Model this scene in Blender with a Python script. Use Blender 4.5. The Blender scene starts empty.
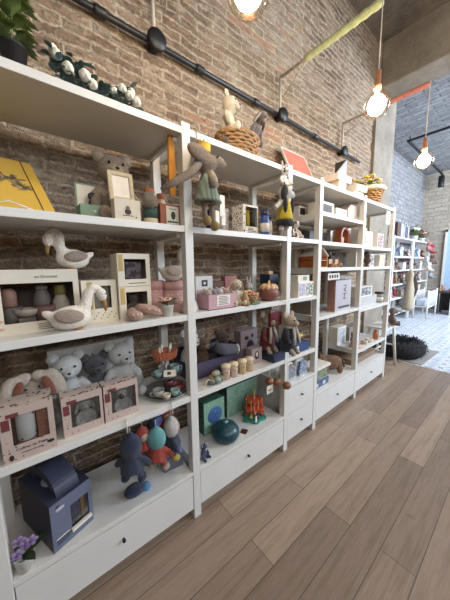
import bpy, bmesh, math, random
from mathutils import Vector, Matrix, Euler, noise
random.seed(7)
PI = math.pi
scene = bpy.context.scene
COL = scene.collection

# ---------------------------------------------------------------- materials
class NT:
    def __init__(s, name):
        s.m = bpy.data.materials.new(name); s.m.use_nodes = True
        s.t = s.m.node_tree; s.n = s.t.nodes; s.n.clear()
        s.out = s.n.new('ShaderNodeOutputMaterial')
    def add(s, typ, props=None, **ins):
        nd = s.n.new('ShaderNode' + typ)
        for k, v in (props or {}).items(): setattr(nd, k, v)
        for k, v in ins.items():
            key = int(k[1:]) if k[0] == 'i' and k[1:].isdigit() else k.replace('_', ' ')
            s.set(nd.inputs[key], v)
        return nd
    def set(s, sock, v):
        if isinstance(v, bpy.types.NodeSocket): s.t.links.new(v, sock)
        elif isinstance(v, bpy.types.Node): s.t.links.new(v.outputs[0], sock)
        else:
            if isinstance(v, (tuple, list)) and len(v) == 3 and sock.type == 'RGBA': v = (*v, 1)
            sock.default_value = v
    def mix(s, fac, a, b, mode='MIX'):
        nd = s.n.new('ShaderNodeMix'); nd.data_type = 'RGBA'; nd.blend_type = mode
        s.set(nd.inputs[0], fac); s.set(nd.inputs[6], a); s.set(nd.inputs[7], b)
        return nd.outputs[2]
    def math(s, op, a, b=0.0, clamp=False):
        nd = s.n.new('ShaderNodeMath'); nd.operation = op; nd.use_clamp = clamp
        s.set(nd.inputs[0], a); s.set(nd.inputs[1], b); return nd.outputs[0]
    def vmath(s, op, a, b):
        nd = s.n.new('ShaderNodeVectorMath'); nd.operation = op
        s.set(nd.inputs[0], a)
        if op == 'SCALE': s.set(nd.inputs[3], b)
        else: s.set(nd.inputs[1], b)
        return nd.outputs[0]
    def ramp(s, fac, stops, interp='LINEAR'):
        nd = s.n.new('ShaderNodeValToRGB'); cr = nd.color_ramp; cr.interpolation = interp
        while len(cr.elements) < len(stops): cr.elements.new(0.5)
        for e, (p, c) in zip(cr.elements, stops):
            e.position = p; e.color = (*c, 1) if len(c) == 3 else c
        s.set(nd.inputs[0], fac); return nd.outputs[0]
    def pos(s): return s.add('TexCoord').outputs['Object']
    def noise(s, vec, scale, detail=3, rough=.55):
        nd = s.add('TexNoise', None, Vector=vec, Scale=scale, Detail=detail, Roughness=rough)
        return nd.outputs['Fac'], nd.outputs['Color']
    def finish(s, col, rough=.5, bump=None, bstr=.3, bdist=.01, **kw):
        b = s.add('BsdfPrincipled', None, Base_Color=col, Roughness=rough)
        for k, v in kw.items(): s.set(b.inputs[k.replace('_', ' ')], v)
        if bump is not None:
            bn = s.add('Bump', None, Strength=bstr, Distance=bdist, Height=bump)
            s.t.links.new(bn.outputs[0], b.inputs['Normal'])
        s.t.links.new(b.outputs[0], s.out.inputs[0]); return s.m

def srgb(r, g, b):
    f = lambda c: (c/255/12.92) if c/255 <= .04045 else ((c/255+.055)/1.055)**2.4
    return (f(r), f(g), f(b))
_mc = {}
def M(name, rgb, rough=.55, var=.08, scale=30, bump=0, metal=0):
    """plain surface with slight procedural variation; rgb as 0-255"""
    if name in _mc: return _mc[name]
    t = NT(name); c = srgb(*rgb); f, _ = t.noise(t.pos(), scale, 3)
    lo = tuple(x*(1-var) for x in c); hi = tuple(min(1, x*(1+var)) for x in c)
    col = t.ramp(f, [(.3, lo), (.7, hi)])
    m = t.finish(col, rough, f if bump else None, bump, .003, Metallic=metal)
    _mc[name] = m; return m
def PL(name, rgb, rgb2=None, scale=90):
    """plush cloth"""
    if name in _mc: return _mc[name]
    t = NT(name); c = srgb(*rgb); c2 = srgb(*rgb2) if rgb2 else tuple(x*.72 for x in c)
    p = t.pos(); f, _ = t.noise(p, scale, 4, .7); g, _ = t.noise(p, scale*4, 2, .6)
    col = t.ramp(f, [(.3, c2), (.62, c)])
    m = t.finish(col, .95, t.math('ADD', f, g), .9, .006, Sheen_Weight=.25)
    _mc[name] = m; return m
def DOT(name, base, dot, scale=60, thr=.28, dot2=None, rough=.5):
    """printed card with scattered spots"""
    if name in _mc: return _mc[name]
    t = NT(name); p = t.pos()
    v = t.add('TexVoronoi', None, Vector=p, Scale=scale)
    f = t.math('LESS_THAN', v.outputs['Distance'], thr)
    d = srgb(*dot)
    if dot2: d = t.mix(t.math('GREATER_THAN', t.add('SeparateColor', None, i0=v.outputs['Color']).outputs[0], .5), d, srgb(*dot2))
    keep = t.math('GREATER_THAN', t.add('SeparateColor', None, i0=v.outputs['Color']).outputs[1], .35)
    col = t.mix(t.math('MULTIPLY', f, keep), srgb(*base), d)
    m = t.finish(col, rough); _mc[name] = m; return m
def BLOT(name, cols, scale=25, rough=.6):
    """printed picture of irregular coloured patches"""
    if name in _mc: return _mc[name]
    t = NT(name); f, _ = t.noise(t.pos(), scale, 2, .5)
    n = len(cols); st = [(.28+.44*i/max(1, n-1), srgb(*c)) for i, c in enumerate(cols)]
    m = t.finish(t.ramp(f, st, 'CONSTANT'), rough); _mc[name] = m; return m
def STRIPE(name, a, b, axis=0, freq=60, rough=.7):
    if name in _mc: return _mc[name]
    t = NT(name); sp = t.add('SeparateXYZ', None, Vector=t.pos())
    f = t.math('GREATER_THAN', t.math('SINE', t.math('MULTIPLY', sp.outputs[axis], freq*2*PI)), 0)
    m = t.finish(t.mix(f, srgb(*a), srgb(*b)), rough); _mc[name] = m; return m
def clear_mat(name, tint=(235, 240, 240), amt=.1):
    if name in _mc: return _mc[name]
    t = NT(name)
    tr = t.add('BsdfTransparent', None, Color=srgb(*tint)); gl = t.add('BsdfGlossy', None, Roughness=.06)
    fr = t.add('LayerWeight', None, Blend=.25)
    fac = t.math('ADD', t.math('MULTIPLY', fr.outputs['Fresnel'], .3), amt, True)
    mx = t.add('MixShader', None, i0=fac, i1=tr.outputs[0], i2=gl.outputs[0])
    t.t.links.new(mx.outputs[0], t.out.inputs[0]); _mc[name] = t.m; return t.m
def emit_mat(name, col, strength):
    if name in _mc: return _mc[name]
    t = NT(name); e = t.add('Emission', None, Color=(*col, 1), Strength=strength)
    t.t.links.new(e.outputs[0], t.out.inputs[0]); _mc[name] = t.m; return t.m

def brick_mat(name, c1, c2, mortar, orange=None, row=.058, width=.28, white=0, axes='xz', bstr=.9, rough=1.0, pit=.6):
    t = NT(name); sp = t.add('SeparateXYZ', None, Vector=t.pos())
    a = {'x': 0, 'y': 1, 'z': 2}
    v = t.add('CombineXYZ', None, X=sp.outputs[a[axes[0]]], Y=sp.outputs[a[axes[1]]], Z=0.0).outputs[0]
    _, nc = t.noise(v, 2.2, 2); _, nf = t.noise(v, 30, 3, .7)
    d = t.vmath('ADD', t.vmath('SCALE', t.vmath('SUBTRACT', nc, (.5, .5, .5)), .06),
                t.vmath('SCALE', t.vmath('SUBTRACT', nf, (.5, .5, .5)), .034*rough))
    v2 = t.vmath('ADD', v, d)
    br = t.add('TexBrick', {'offset': .5}, Vector=v2, Color1=(0, 0, 0), Color2=(1, 1, 1), Mortar=(.5, .5, .5),
               Scale=1.0, Mortar_Size=.011, Mortar_Smooth=.8, Bias=0.0, Brick_Width=width, Row_Height=row)
    sv = t.vmath('MULTIPLY', v2, (.7, 1.3, 1))
    n1, _ = t.noise(sv, 9, 5, .7); n2, _ = t.noise(v, 60, 5, .75); n3, _ = t.noise(v, .9, 4, .6); n4, _ = t.noise(sv, 26, 4, .7)
    bcol = t.mix(br.outputs['Color'], srgb(*c1), srgb(*c2))
    bcol = t.mix(t.ramp(n1, [(.48, (0, 0, 0)), (.68, (.75, .75, .75))]), bcol, srgb(*mortar))
    if orange:
        sel = t.math('MULTIPLY', t.math('GREATER_THAN', t.add('SeparateColor', None, i0=br.outputs['Color']).outputs[0], .82), .85)
        sel = t.math('MULTIPLY', sel, t.ramp(n3, [(.48, (0, 0, 0)), (.56, (1, 1, 1))]))
        bcol = t.mix(sel, bcol, srgb(*orange))
    col = t.mix(t.math('MULTIPLY', br.outputs['Fac'], .8), bcol, srgb(*mortar))
    if white: col = t.mix(t.math('MULTIPLY', t.ramp(n3, [(.42, (0, 0, 0)), (.6, (1, 1, 1))]), white), col, srgb(*mortar))
    col = t.mix(pit, col, t.ramp(n2, [(.32, (.35, .32, .3)), (.56, (1, 1, 1))]), 'MULTIPLY')
    col = t.mix(pit, col, t.ramp(n4, [(.34, (.25, .22, .2)), (.5, (1, 1, 1))]), 'MULTIPLY')
    h = t.math('ADD', t.math('MULTIPLY', br.outputs['Fac'], -.45), t.math('ADD', t.math('MULTIPLY', n1, .8), t.math('ADD', n4, t.math('MULTIPLY', n2, .7))))
    return t.finish(col, .95, h, bstr, .022)

def concrete_mat(name, c, dark, scale=2.5):
    t = NT(name); p = t.pos(); a, _ = t.noise(p, scale, 5, .65); b, _ = t.noise(p, 40, 4, .7)
    col = t.ramp(a, [(.3, srgb(*dark)), (.62, srgb(*c))])
    col = t.mix(.4, col, t.ramp(b, [(.3, (.45, .45, .45)), (.7, (1, 1, 1))]), 'MULTIPLY')
    return t.finish(col, .9, t.math('ADD', a, b), .6, .02)

def wood_floor_mat():
    t = NT('oak_planks'); sp = t.add('SeparateXYZ', None, Vector=t.pos())
    x, y = sp.outputs[0], sp.outputs[1]
    y2 = t.math('ADD', y, .425+.146*40)
    v = t.add('CombineXYZ', None, X=x, Y=y2, Z=0.0).outputs[0]
    br = t.add('TexBrick', {'offset': .37, 'offset_frequency': 2}, Vector=v, Color1=(0, 0, 0), Color2=(1, 1, 1), Mortar=(.5, .5, .5),
               Scale=1.0, Mortar_Size=.0016, Mortar_Smooth=.2, Bias=0.0, Brick_Width=1.25, Row_Height=.146)
    row = t.math('FLOOR', t.math('DIVIDE', y2, .146))
    gx = t.math('ADD', t.math('MULTIPLY', x, 1.3), t.math('MULTIPLY', row, 7.31))
    gv = t.add('CombineXYZ', None, X=gx, Y=t.math('MULTIPLY', y2, 16), Z=row).outputs[0]
    g, _ = t.noise(gv, 2.2, 5, .65); g2, _ = t.noise(gv, 9, 3, .6); kn, _ = t.noise(v, 5, 2)
    base = t.mix(br.outputs['Color'], srgb(134, 115, 99), srgb(172, 150, 130))
    grain = t.ramp(g, [(.3, (.62, .58, .54)), (.55, (1, 1, 1)), (.75, (.86, .82, .78))])
    col = t.mix(.75, base, grain, 'MULTIPLY')
    col = t.mix(.3, col, t.ramp(g2, [(.35, (.6, .56, .5)), (.6, (1, 1, 1))]), 'MULTIPLY')
    col = t.mix(t.ramp(kn, [(.70, (0, 0, 0)), (.76, (.7, .7, .7))]), col, srgb(96, 74, 56))
    col = t.mix(br.outputs['Fac'], col, srgb(74, 58, 46))
    h = t.math('SUBTRACT', t.math('MULTIPLY', g, .25), br.outputs['Fac'])
    return t.finish(col, t.math('ADD', t.math('MULTIPLY', g2, .25), .3), h, .35, .004)

def mosaic_mat():
    t = NT('mosaic_tiles'); p = t.pos()
    sp = t.add('SeparateXYZ', None, Vector=p)
    fx = t.math('FRACT', t.math('MULTIPLY', sp.outputs[0], 5)); fy = t.math('FRACT', t.math('MULTIPLY', sp.outputs[1], 5))
    dx = t.math('ABSOLUTE', t.math('SUBTRACT', fx, .5)); dy = t.math('ABSOLUTE', t.math('SUBTRACT', fy, .5))
    dia = t.math('LESS_THAN', t.math('ADD', dx, dy), .34)
    rr = t.math('LESS_THAN', t.math('ABSOLUTE', t.math('SUBTRACT', t.math('SQRT', t.math('ADD', t.math('MULTIPLY', dx, dx), t.math('MULTIPLY', dy, dy))), .44)), .06)
    n, _ = t.noise(p, 6, 4, .6)
    col = t.mix(dia, srgb(232, 232, 234), srgb(156, 170, 190)); col = t.mix(rr, col, srgb(140, 144, 154))
    col = t.mix(t.ramp(n, [(.35, (0, 0, 0)), (.7, (.75, .75, .75))]), col, srgb(230, 230, 230))
    grout = t.math('GREATER_THAN', t.math('MAXIMUM', dx, dy), .488)
    col = t.mix(grout, col, srgb(120, 120, 124))
    return t.finish(col, .35, n, .1, .003)

WHITE = M('white_lacquer', (218, 215, 208), .38, .02, 8)
BLACK = M('black_metal', (26, 25, 25), .45, .15)
CREAM = M('cream_cloth', (222, 208, 184), .9, .1, 60, .4)
CARDW = M('white_card', (226, 218, 204), .55, .03, 12)

# ---------------------------------------------------------------- mesh builder
class MB:
    def __init__(s): s.bm = bmesh.new(); s.mats = []
    def mi(s, m):
        if m not in s.mats: s.mats.append(m)
        return s.mats.index(m)
    def add(s, vs, fs, m, smooth=False, T=None):
        i = s.mi(m); bv = [s.bm.verts.new(T @ Vector(v) if T else v) for v in vs]
        for f in fs:
            try:
                fc = s.bm.faces.new([bv[k] for k in f]); fc.material_index = i; fc.smooth = smooth
            except ValueError: pass
        return s
    def box(s, x0, x1, y0, y1, z0, z1, m, T=None, bev=0):
        vs = [(x, y, z) for x in (x0, x1) for y in (y0, y1) for z in (z0, z1)]
        fs = [(0, 1, 3, 2), (4, 6, 7, 5), (0, 4, 5, 1), (2, 3, 7, 6), (0, 2, 6, 4), (1, 5, 7, 3)]
        if bev:
            b2 = bmesh.new(); bv = [b2.verts.new(v) for v in vs]
            for f in fs: b2.faces.new([bv[k] for k in f])
            bmesh.ops.bevel(b2, geom=b2.edges[:], offset=bev, segments=2, affect='EDGES', profile=.6)
            b2.verts.index_update()
            s.add([v.co.copy() for v in b2.verts], [[v.index for v in f.verts] for f in b2.faces], m, False, T); b2.free(); return s
        return s.add(vs, fs, m, False, T)
    def cbox(s, c, d, m, rot=(0, 0, 0), bev=0):
        T = Matrix.Translation(c) @ Euler(rot).to_matrix().to_4x4()
        return s.box(-d[0]/2, d[0]/2, -d[1]/2, d[1]/2, -d[2]/2, d[2]/2, m, T, bev)
    def lathe(s, prof, m, c=(0, 0, 0), seg=20, rot=(0, 0, 0), smooth=True, wob=0):
        T = Matrix.Translation(c) @ Euler(rot).to_matrix().to_4x4()
        vs, fs = [], []
        for r, z in prof:
            for k in range(seg):
                a = 2*PI*k/seg; rr = r*(1+wob*math.sin(a*3+z*40)); vs.append((rr*math.cos(a), rr*math.sin(a), z))
        for j in range(len(prof)-1):
            for k in range(seg):
                k2 = (k+1) % seg; fs.append((j*seg+k, j*seg+k2, (j+1)*seg+k2, (j+1)*seg+k))
        if prof[0][0] > 1e-5: fs.append(tuple(range(seg))[::-1])
        if prof[-1][0] > 1e-5: fs.append(tuple((len(prof)-1)*seg+k for k in range(seg)))
        return s.add(vs, fs, m, smooth, T)
    def tube(s, pts, r, m, seg=8, smooth=True):
        pts = [Vector(p) for p in pts]; n = len(pts); rs = r if isinstance(r, (list, tuple)) else [r]*n
        vs, fs = [], []; up = Vector((0, 0, 1))
        d0 = (pts[1]-pts[0]).normalized()
        if abs(d0.z) > .9: up = Vector((1, 0, 0))
        u = d0.cross(up).normalized()
        for i in range(n):
            d = (pts[min(i+1, n-1)]-pts[max(i-1, 0)]).normalized()
            u = (u - d*u.dot(d)).normalized(); w = d.cross(u)
            for k in range(seg):
                a = 2*PI*k/seg; vs.append(pts[i]+(u*math.cos(a)+w*math.sin(a))*rs[i])
        for i in range(n-1):
            for k in range(seg):
                k2 = (k+1) % seg; fs.append((i*seg+k, i*seg+k2, (i+1)*seg+k2, (i+1)*seg+k))
        fs.append(tuple(range(seg))[::-1]); fs.append(tuple((n-1)*seg+k for k in range(seg)))
        return s.add(vs, fs, m, smooth)
    def ell(s, c, r, m, rot=(0, 0, 0), seg=16, rings=10, nz=0):
        T = Matrix.Translation(c) @ Euler(rot).to_matrix().to_4x4()
        r = (r, r, r) if not isinstance(r, (tuple, list)) else r
        vs = [(0, 0, -r[2])]; fs = []
        for j in range(1, rings):
            ph = -PI/2+PI*j/rings
            for k in range(seg):
                a = 2*PI*k/seg; q = 1+nz*(random.random()-.5)
                vs.append((r[0]*math.cos(ph)*math.cos(a)*q, r[1]*math.cos(ph)*math.sin(a)*q, r[2]*math.sin(ph)*q))
        vs.append((0, 0, r[2])); L = len(vs)-1
        for k in range(seg):
            k2 = (k+1) % seg; fs.append((0, 1+k2, 1+k))
            for j in range(rings-2):
                fs.append((1+j*seg+k, 1+j*seg+k2, 1+(j+1)*seg+k2, 1+(j+1)*seg+k))
            fs.append((1+(rings-2)*seg+k, 1+(rings-2)*seg+k2, L))
        return s.add(vs, fs, m, True, T)
    def prism(s, out, y0, y1, m, T=None):
        """outline in x-z, extruded along y"""
        n = len(out); vs = [(x, y0, z) for x, z in out]+[(x, y1, z) for x, z in out]
        fs = [tuple(range(n)), tuple(range(2*n-1, n-1, -1))]+[(i, n+i, n+(i+1) % n, (i+1) % n) for i in range(n)]
        return s.add(vs, fs, m, False, T)
    def leaf(s, base, d, up, L, w, m, fold=.25, droop=.3):
        d = Vector(d).normalized(); up = Vector(up); sd = d.cross(up)
        sd = sd.normalized() if sd.length > 1e-4 else Vector((1, 0, 0)); up = sd.cross(d).normalized(); b = Vector(base)
        vs, fs = [], []; prof = [(0, .12), (.25, .8), (.5, 1), (.75, .75), (1, .05)]
        for t, q in prof:
            c = b+d*L*t-up*droop*L*t*t
            vs += [c-sd*w/2*q+up*fold*w*q*.5, c, c+sd*w/2*q+up*fold*w*q*.5]
        for i in range(4):
            a = i*3; fs += [(a, a+1, a+4, a+3), (a+1, a+2, a+5, a+4)]
        return s.add(vs, fs, m, True)
    def build(s, name, parent=None, loc=(0, 0, 0), rot=(0, 0, 0), fuse=0):
        if fuse:
            me = bpy.data.meshes.new('t'); s.bm.to_mesh(me); o = bpy.data.objects.new('t', me); COL.objects.link(o)
            md = o.modifiers.new('r', 'REMESH'); md.mode = 'VOXEL'; md.voxel_size = fuse; md.use_smooth_shade = True
            ms = o.modifiers.new('s', 'SMOOTH'); ms.factor = .6; ms.iterations = 3
            dg = bpy.context.evaluated_depsgraph_get(); m2 = bpy.data.meshes.new_from_object(o.evaluated_get(dg))
            bpy.data.objects.remove(o); bpy.data.meshes.remove(me)
            m2.materials.clear(); m2.name = name
            for p in m2.polygons: p.use_smooth = True; p.material_index = 0
            me = m2; me.materials.append(s.mats[0])
        else:
            bmesh.ops.recalc_face_normals(s.bm, faces=s.bm.faces[:])
            me = bpy.data.meshes.new(name); s.bm.to_mesh(me)
            for m in s.mats: me.materials.append(m)
        s.bm.free()
        o = bpy.data.objects.new(name, me); COL.objects.link(o); o.location = loc; o.rotation_euler = rot
        if parent: o.parent = parent
        return o

def tag(o, label, cat, group=None, kind=None):
    if label: o['label'] = label
    if cat: o['category'] = cat
    if group: o['group'] = group
    if kind: o['kind'] = kind
    return o
def thing(name, label, cat, loc=(0, 0, 0), rz=0, group=None, rot=None):
    o = bpy.data.objects.new(name, None); COL.objects.link(o); o.empty_display_size = .05
    o.location = loc; o.rotation_euler = rot or (0, 0, rz)
    return tag(o, label, cat, group)
def struct(o): o['kind'] = 'structure'; return o
def copy_tree(o, parent=None):
    c = o.copy(); COL.objects.link(c)
    if parent: c.parent = parent
    for ch in list(o.children): copy_tree(ch, c)
    return c
def again(o, label, loc, rz=None, group=None, scale=None):
    c = copy_tree(o); c['label'] = label; c.location = loc
    if rz is not None: c.rotation_euler = (0, 0, rz)
    if group: c['group'] = group
    if scale: c.scale = (scale,)*3
    return c
def text(s, size, m, name='lettering', parent=None, loc=(0, 0, 0), rot=(PI/2, 0, 0), align='CENTER', ext=.0004):
    cu = bpy.data.curves.new('t', 'FONT'); cu.body = s; cu.size = size; cu.align_x = align; cu.align_y = 'CENTER'; cu.extrude = ext
    cu.resolution_u = 2
    o = bpy.data.objects.new('t', cu); COL.objects.link(o)
    dg = bpy.context.evaluated_depsgraph_get(); me = bpy.data.meshes.new_from_object(o.evaluated_get(dg))
    bpy.data.objects.remove(o); bpy.data.curves.remove(cu)
    me.materials.clear(); me.materials.append(m); me.name = name
    r = bpy.data.objects.new(name, me); COL.objects.link(r); r.location = loc; r.rotation_euler = rot
    if parent: r.parent = parent
    return r
# ---------------------------------------------------------------- camera
def make_camera():
    pitch, yaw, roll, f = CAMP
    fw = Vector((math.sin(yaw)*math.cos(pitch), math.cos(yaw)*math.cos(pitch), -math.sin(pitch)))
    rt = Vector((math.cos(yaw), -math.sin(yaw), 0)); up = rt.cross(fw)
    c, s = math.cos(roll), math.sin(roll); r = c*rt+s*up; u = -s*rt+c*up
    cd = bpy.data.cameras.new('camera'); cd.sensor_width = 36; cd.lens = 36*f/600; cd.clip_start = .02
    o = bpy.data.objects.new('camera', cd); COL.objects.link(o)
    o.matrix_world = Matrix(((r.x, u.x, -fw.x, 0), (r.y, u.y, -fw.y, -1.0643), (r.z, u.z, -fw.z, 1.4), (0, 0, 0, 1)))
    scene.camera = o
CAMP = (.1314, .6788, -.014, 247.2)
make_camera()

# ---------------------------------------------------------------- room shell
OLD_BRICK = brick_mat('old_brick', (118, 94, 75), (166, 138, 112), (212, 194, 168), (176, 104, 68), row=.052, width=.26, white=.35)
PALE_BRICK = brick_mat('pale_brick', (140, 138, 138), (162, 158, 156), (100, 99, 100), row=.11, width=.3, bstr=.8, rough=.7, pit=.4)
PALE_BRICK_Y = brick_mat('pale_brick_back', (186, 172, 154), (204, 190, 170), (166, 152, 136), row=.12, width=.34, axes='yz', white=.3, bstr=.8, rough=.7, pit=.35)
VAULT_BRICK = brick_mat('vault_brick', (150, 150, 150), (176, 176, 176), (110, 110, 112), row=.11, width=.3, axes='yx', bstr=1, rough=.8, pit=.45)
CONC = concrete_mat('raw_concrete', (150, 138, 120), (112, 102, 90))
CONC_D = concrete_mat('dark_concrete', (134, 122, 108), (92, 84, 76), 3.5)
PLASTER = concrete_mat('beige_plaster', (168, 156, 138), (132, 120, 104), 2)
PAINT = concrete_mat('painted_wall', (104, 94, 84), (84, 76, 68), 1.5)
XE = 10.0          # far wall
def relief_wall(name, x0, x1, z0, z1, y, m, step=.035, amp=.02):
    nx, nz = int((x1-x0)/step), int((z1-z0)/step); mb = MB(); vs, fs = [], []
    for j in range(nz+1):
        for i in range(nx+1):
            x, z = x0+(x1-x0)*i/nx, z0+(z1-z0)*j/nz
            d = abs(noise.noise(Vector((x*2.3, z*5.5, 1)))*amp+noise.noise(Vector((x*7, z*16, 5)))*amp*.7)
            vs.append((x, y+d, z))
    for j in range(nz):
        for i in range(nx):
            a = j*(nx+1)+i; fs.append((a, a+1, a+nx+2, a+nx+1))
    mb.add(vs, fs, m, True); mb.box(x0, x1, y+.05, y+.12, z0, z1, m)
    return struct(mb.build(name))
relief_wall('wall_left', -2.6, 3.86, 0, 4.3, .47, OLD_BRICK)
b = MB().box(3.86, 4.55, .44, 1.42, 0, 4.3, PLASTER); struct(b.build('wall_pier'))
b = MB().box(4.55, XE+.1, 1.3, 1.42, 0, 4.3, PALE_BRICK); struct(b.build('wall_left_far'))
b = MB().box(XE, XE+.1, -3.7, 1.3, 0, 4.3, PALE_BRICK_Y); struct(b.build('wall_far'))
b = MB().box(-2.7, -2.6, -3.7, .6, 0, 4.3, PAINT); struct(b.build('wall_near'))
b = MB().box(-2.7, 3.92, -3.7, .6, 4.27, 4.4, CONC_D); struct(b.build('ceiling'))
b = MB().box(4.3, XE+.1, -3.7, 1.42, 4.14, 4.4, VAULT_BRICK); struct(b.build('ceiling_far'))
b = MB().box(3.92, 4.32, -3.7, .44, 3.73, 4.4, PLASTER, bev=.02); struct(b.build('ceiling_beam'))
b = MB().box(-2.7, 4.17, -3.7, .6, -.06, 0, wood_floor_mat()); struct(b.build('floor'))
b = MB().box(4.17, XE+.1, -3.7, 1.42, -.06, 0, mosaic_mat()); struct(b.build('floor_mosaic'))
# street side wall with unseen windows, sills set high to darken shelf undersides (behind the viewer's right shoulder)
WIN = [(-1.9, .3, 2.05, 3.9), (1.0, 3.6, 2.05, 3.9), (5.2, 9.4, 2.05, 4.0)]
b = MB(); xs = -2.7
for (a, c, z0, z1) in WIN:
    b.box(xs, a, -3.7, -3.6, 0, 4.3, PAINT); b.box(a, c, -3.7, -3.6, 0, z0, PAINT); b.box(a, c, -3.7, -3.6, z1, 4.3, PAINT); xs = c
b.box(xs, XE, -3.7, -3.6, 0, 4.3, PAINT); struct(b.build('wall_right'))
for i, (a, c, z0, z1) in enumerate(WIN):
    b = MB(); t = .05
    b.box(a, a+t, -3.68, -3.62, z0, z1, BLACK); b.box(c-t, c, -3.68, -3.62, z0, z1, BLACK)
    b.box(a, c, -3.68, -3.62, z0, z0+t, BLACK); b.box(a, c, -3.68, -3.62, z1-t, z1, BLACK)
    b.box((a+c)/2-.025, (a+c)/2+.025, -3.68, -3.62, z0, z1, BLACK); b.box(a, c, -3.68, -3.62, z1-.6, z1-.56, BLACK)
    struct(b.build('window_%d' % (i+1)))

# ---------------------------------------------------------------- light
w = bpy.data.worlds.new('sky'); scene.world = w; w.use_nodes = True
bg = w.node_tree.nodes['Background']; bg.inputs[0].default_value = (.78, .87, 1, 1); bg.inputs[1].default_value = .8
def area(name, loc, sx, sz, power, col, rot):
    l = bpy.data.lights.new(name, 'AREA'); l.shape = 'RECTANGLE'; l.size = sx; l.size_y = sz; l.energy = power; l.color = col
    o = bpy.data.objects.new(name, l); COL.objects.link(o); o.location = loc; o.rotation_euler = rot; return o
PW = (54, 84, 900)
DAYC = [(1, .99, .98), (.95, .98, 1), (.68, .81, 1)]
for i, (a, c, z0, z1) in enumerate(WIN):
    area('daylight_window', ((a+c)/2, -3.72, (z0+z1)/2), c-a, z1-z0, PW[i], DAYC[i], (PI/2, 0, 0))

# ---------------------------------------------------------------- lamps on wall brackets, and the iron pipe
BULB_E = emit_mat('glowing_core', (1, .87, .7), 155)
GLOBE = clear_mat('clear_globe', (255, 246, 232), .12)
COPPER = M('copper', (204, 142, 104), .35, .1, 30, 0, .3)
IRON = M('rusty_white_iron', (190, 178, 160), .6, .2, 40)
CORD = M('cream_cord', (216, 204, 184), .7)
GREENW = M('pale_green_cloth', (190, 198, 150), .8, .12, 40, .3)
PINKW = M('coral_cloth', (196, 128, 116), .8, .15, 40, .3)
def lamp(x, zb, wrap, wlabel, label, bl_label, power=34, drop=None):
    Z, ye = 2.99, -.34
    a = thing('wall_bracket', bl_label, 'bracket', (x, .45, 2.71))
    L = lambda X, Yy, Zz: (X-x, Yy-.45, Zz-2.71)
    b = MB().tube([L(x, .435, 2.70), L(x, .435, Z)], .011, IRON); b.build('upright', a)
    b = MB().tube([L(x, .44, Z), L(x, ye, Z)], .012, IRON); arm = b.build('arm', a)
    b = MB().tube([L(x+.085, .455, 2.9), L(x, .17, Z-.01)], .006, IRON); b.build('brace', a)
    b = MB(); n = 60; y0, y1 = .19, ye
    b.tube([L(x, y0+(y1-y0)*k/n, Z) for k in range(n+1)], [.021+.005*abs(math.sin(k*.42)) for k in range(n+1)], wrap, 10)
    b.build('cloth_wrap', a)['label'] = wlabel
    p = thing('pendant_lamp', label, 'lamp', (x, ye, zb))
    b = MB().tube([(0, 0, .17), (.002, .0, .4), (0, 0, Z-zb+.024)], .0035, CORD, 6); b.build('cord', p)
    b = MB().lathe([(.004, .2), (.016, .195), (.018, .12), (.022, .115), (.022, .088), (.0, .088)], COPPER); b.build('lamp_holder', p)
    g = MB().lathe([(.022, .09), (.026, .08), (.05, .062), (.072, .032), (.08, 0), (.075, -.03), (.056, -.058), (.03, -.074), (0, -.079)], GLOBE, seg=28); g.build('glass_globe', p)
    e = MB().ell((0, 0, -.002), (.052, .052, .058), BULB_E); e.build('glowing_core', p)
    return p
lamp(.711, 2.375, GREENW, 'pale green cloth wrap', 'clear globe pendant at top edge of photo, nearest the viewer', 'wall bracket above the left end of the shelves, nearest the viewer', 48)
lamp(1.848, 2.413, GREENW, 'pale green cloth wrap', 'clear globe pendant lamp in front of the old brick wall, below a green-wrapped arm', 'wall bracket whose long arm is wrapped in pale green cloth', 48)
lamp(2.957, 2.345, PINKW, 'coral pink cloth wrap', 'clear globe pendant lamp farthest away, against the blue-lit wall and ceiling', 'wall bracket whose arm end is wrapped in coral pink cloth', 48)
pp = thing('iron_pipe', 'black iron pipe running along the brick wall above the shelves', 'pipe', (0, .43, 2.685))
MB().tube([(-2.5, 0, 0), (3.4, 0, 0)], .016, BLACK, 12).build('pipe', pp)
for x in (.711, 1.848, 2.957):
    MB().lathe([(.0, -.045), (.052, -.045), (.056, -.035), (.056, -.022), (.03, -.018), (.03, .04), (0, .04)], BLACK, (x, 0, 0), 24, (-PI/2, 0, 0)).build('flange', pp)
for x in (.42, 1.02, 1.55, 2.4):
    MB().lathe([(.0225, -.03), (.0235, -.02), (.0235, .02), (.0225, .03)], BLACK, (x, 0, 0), 16, (0, PI/2, 0)).build('coupling', pp)

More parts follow.
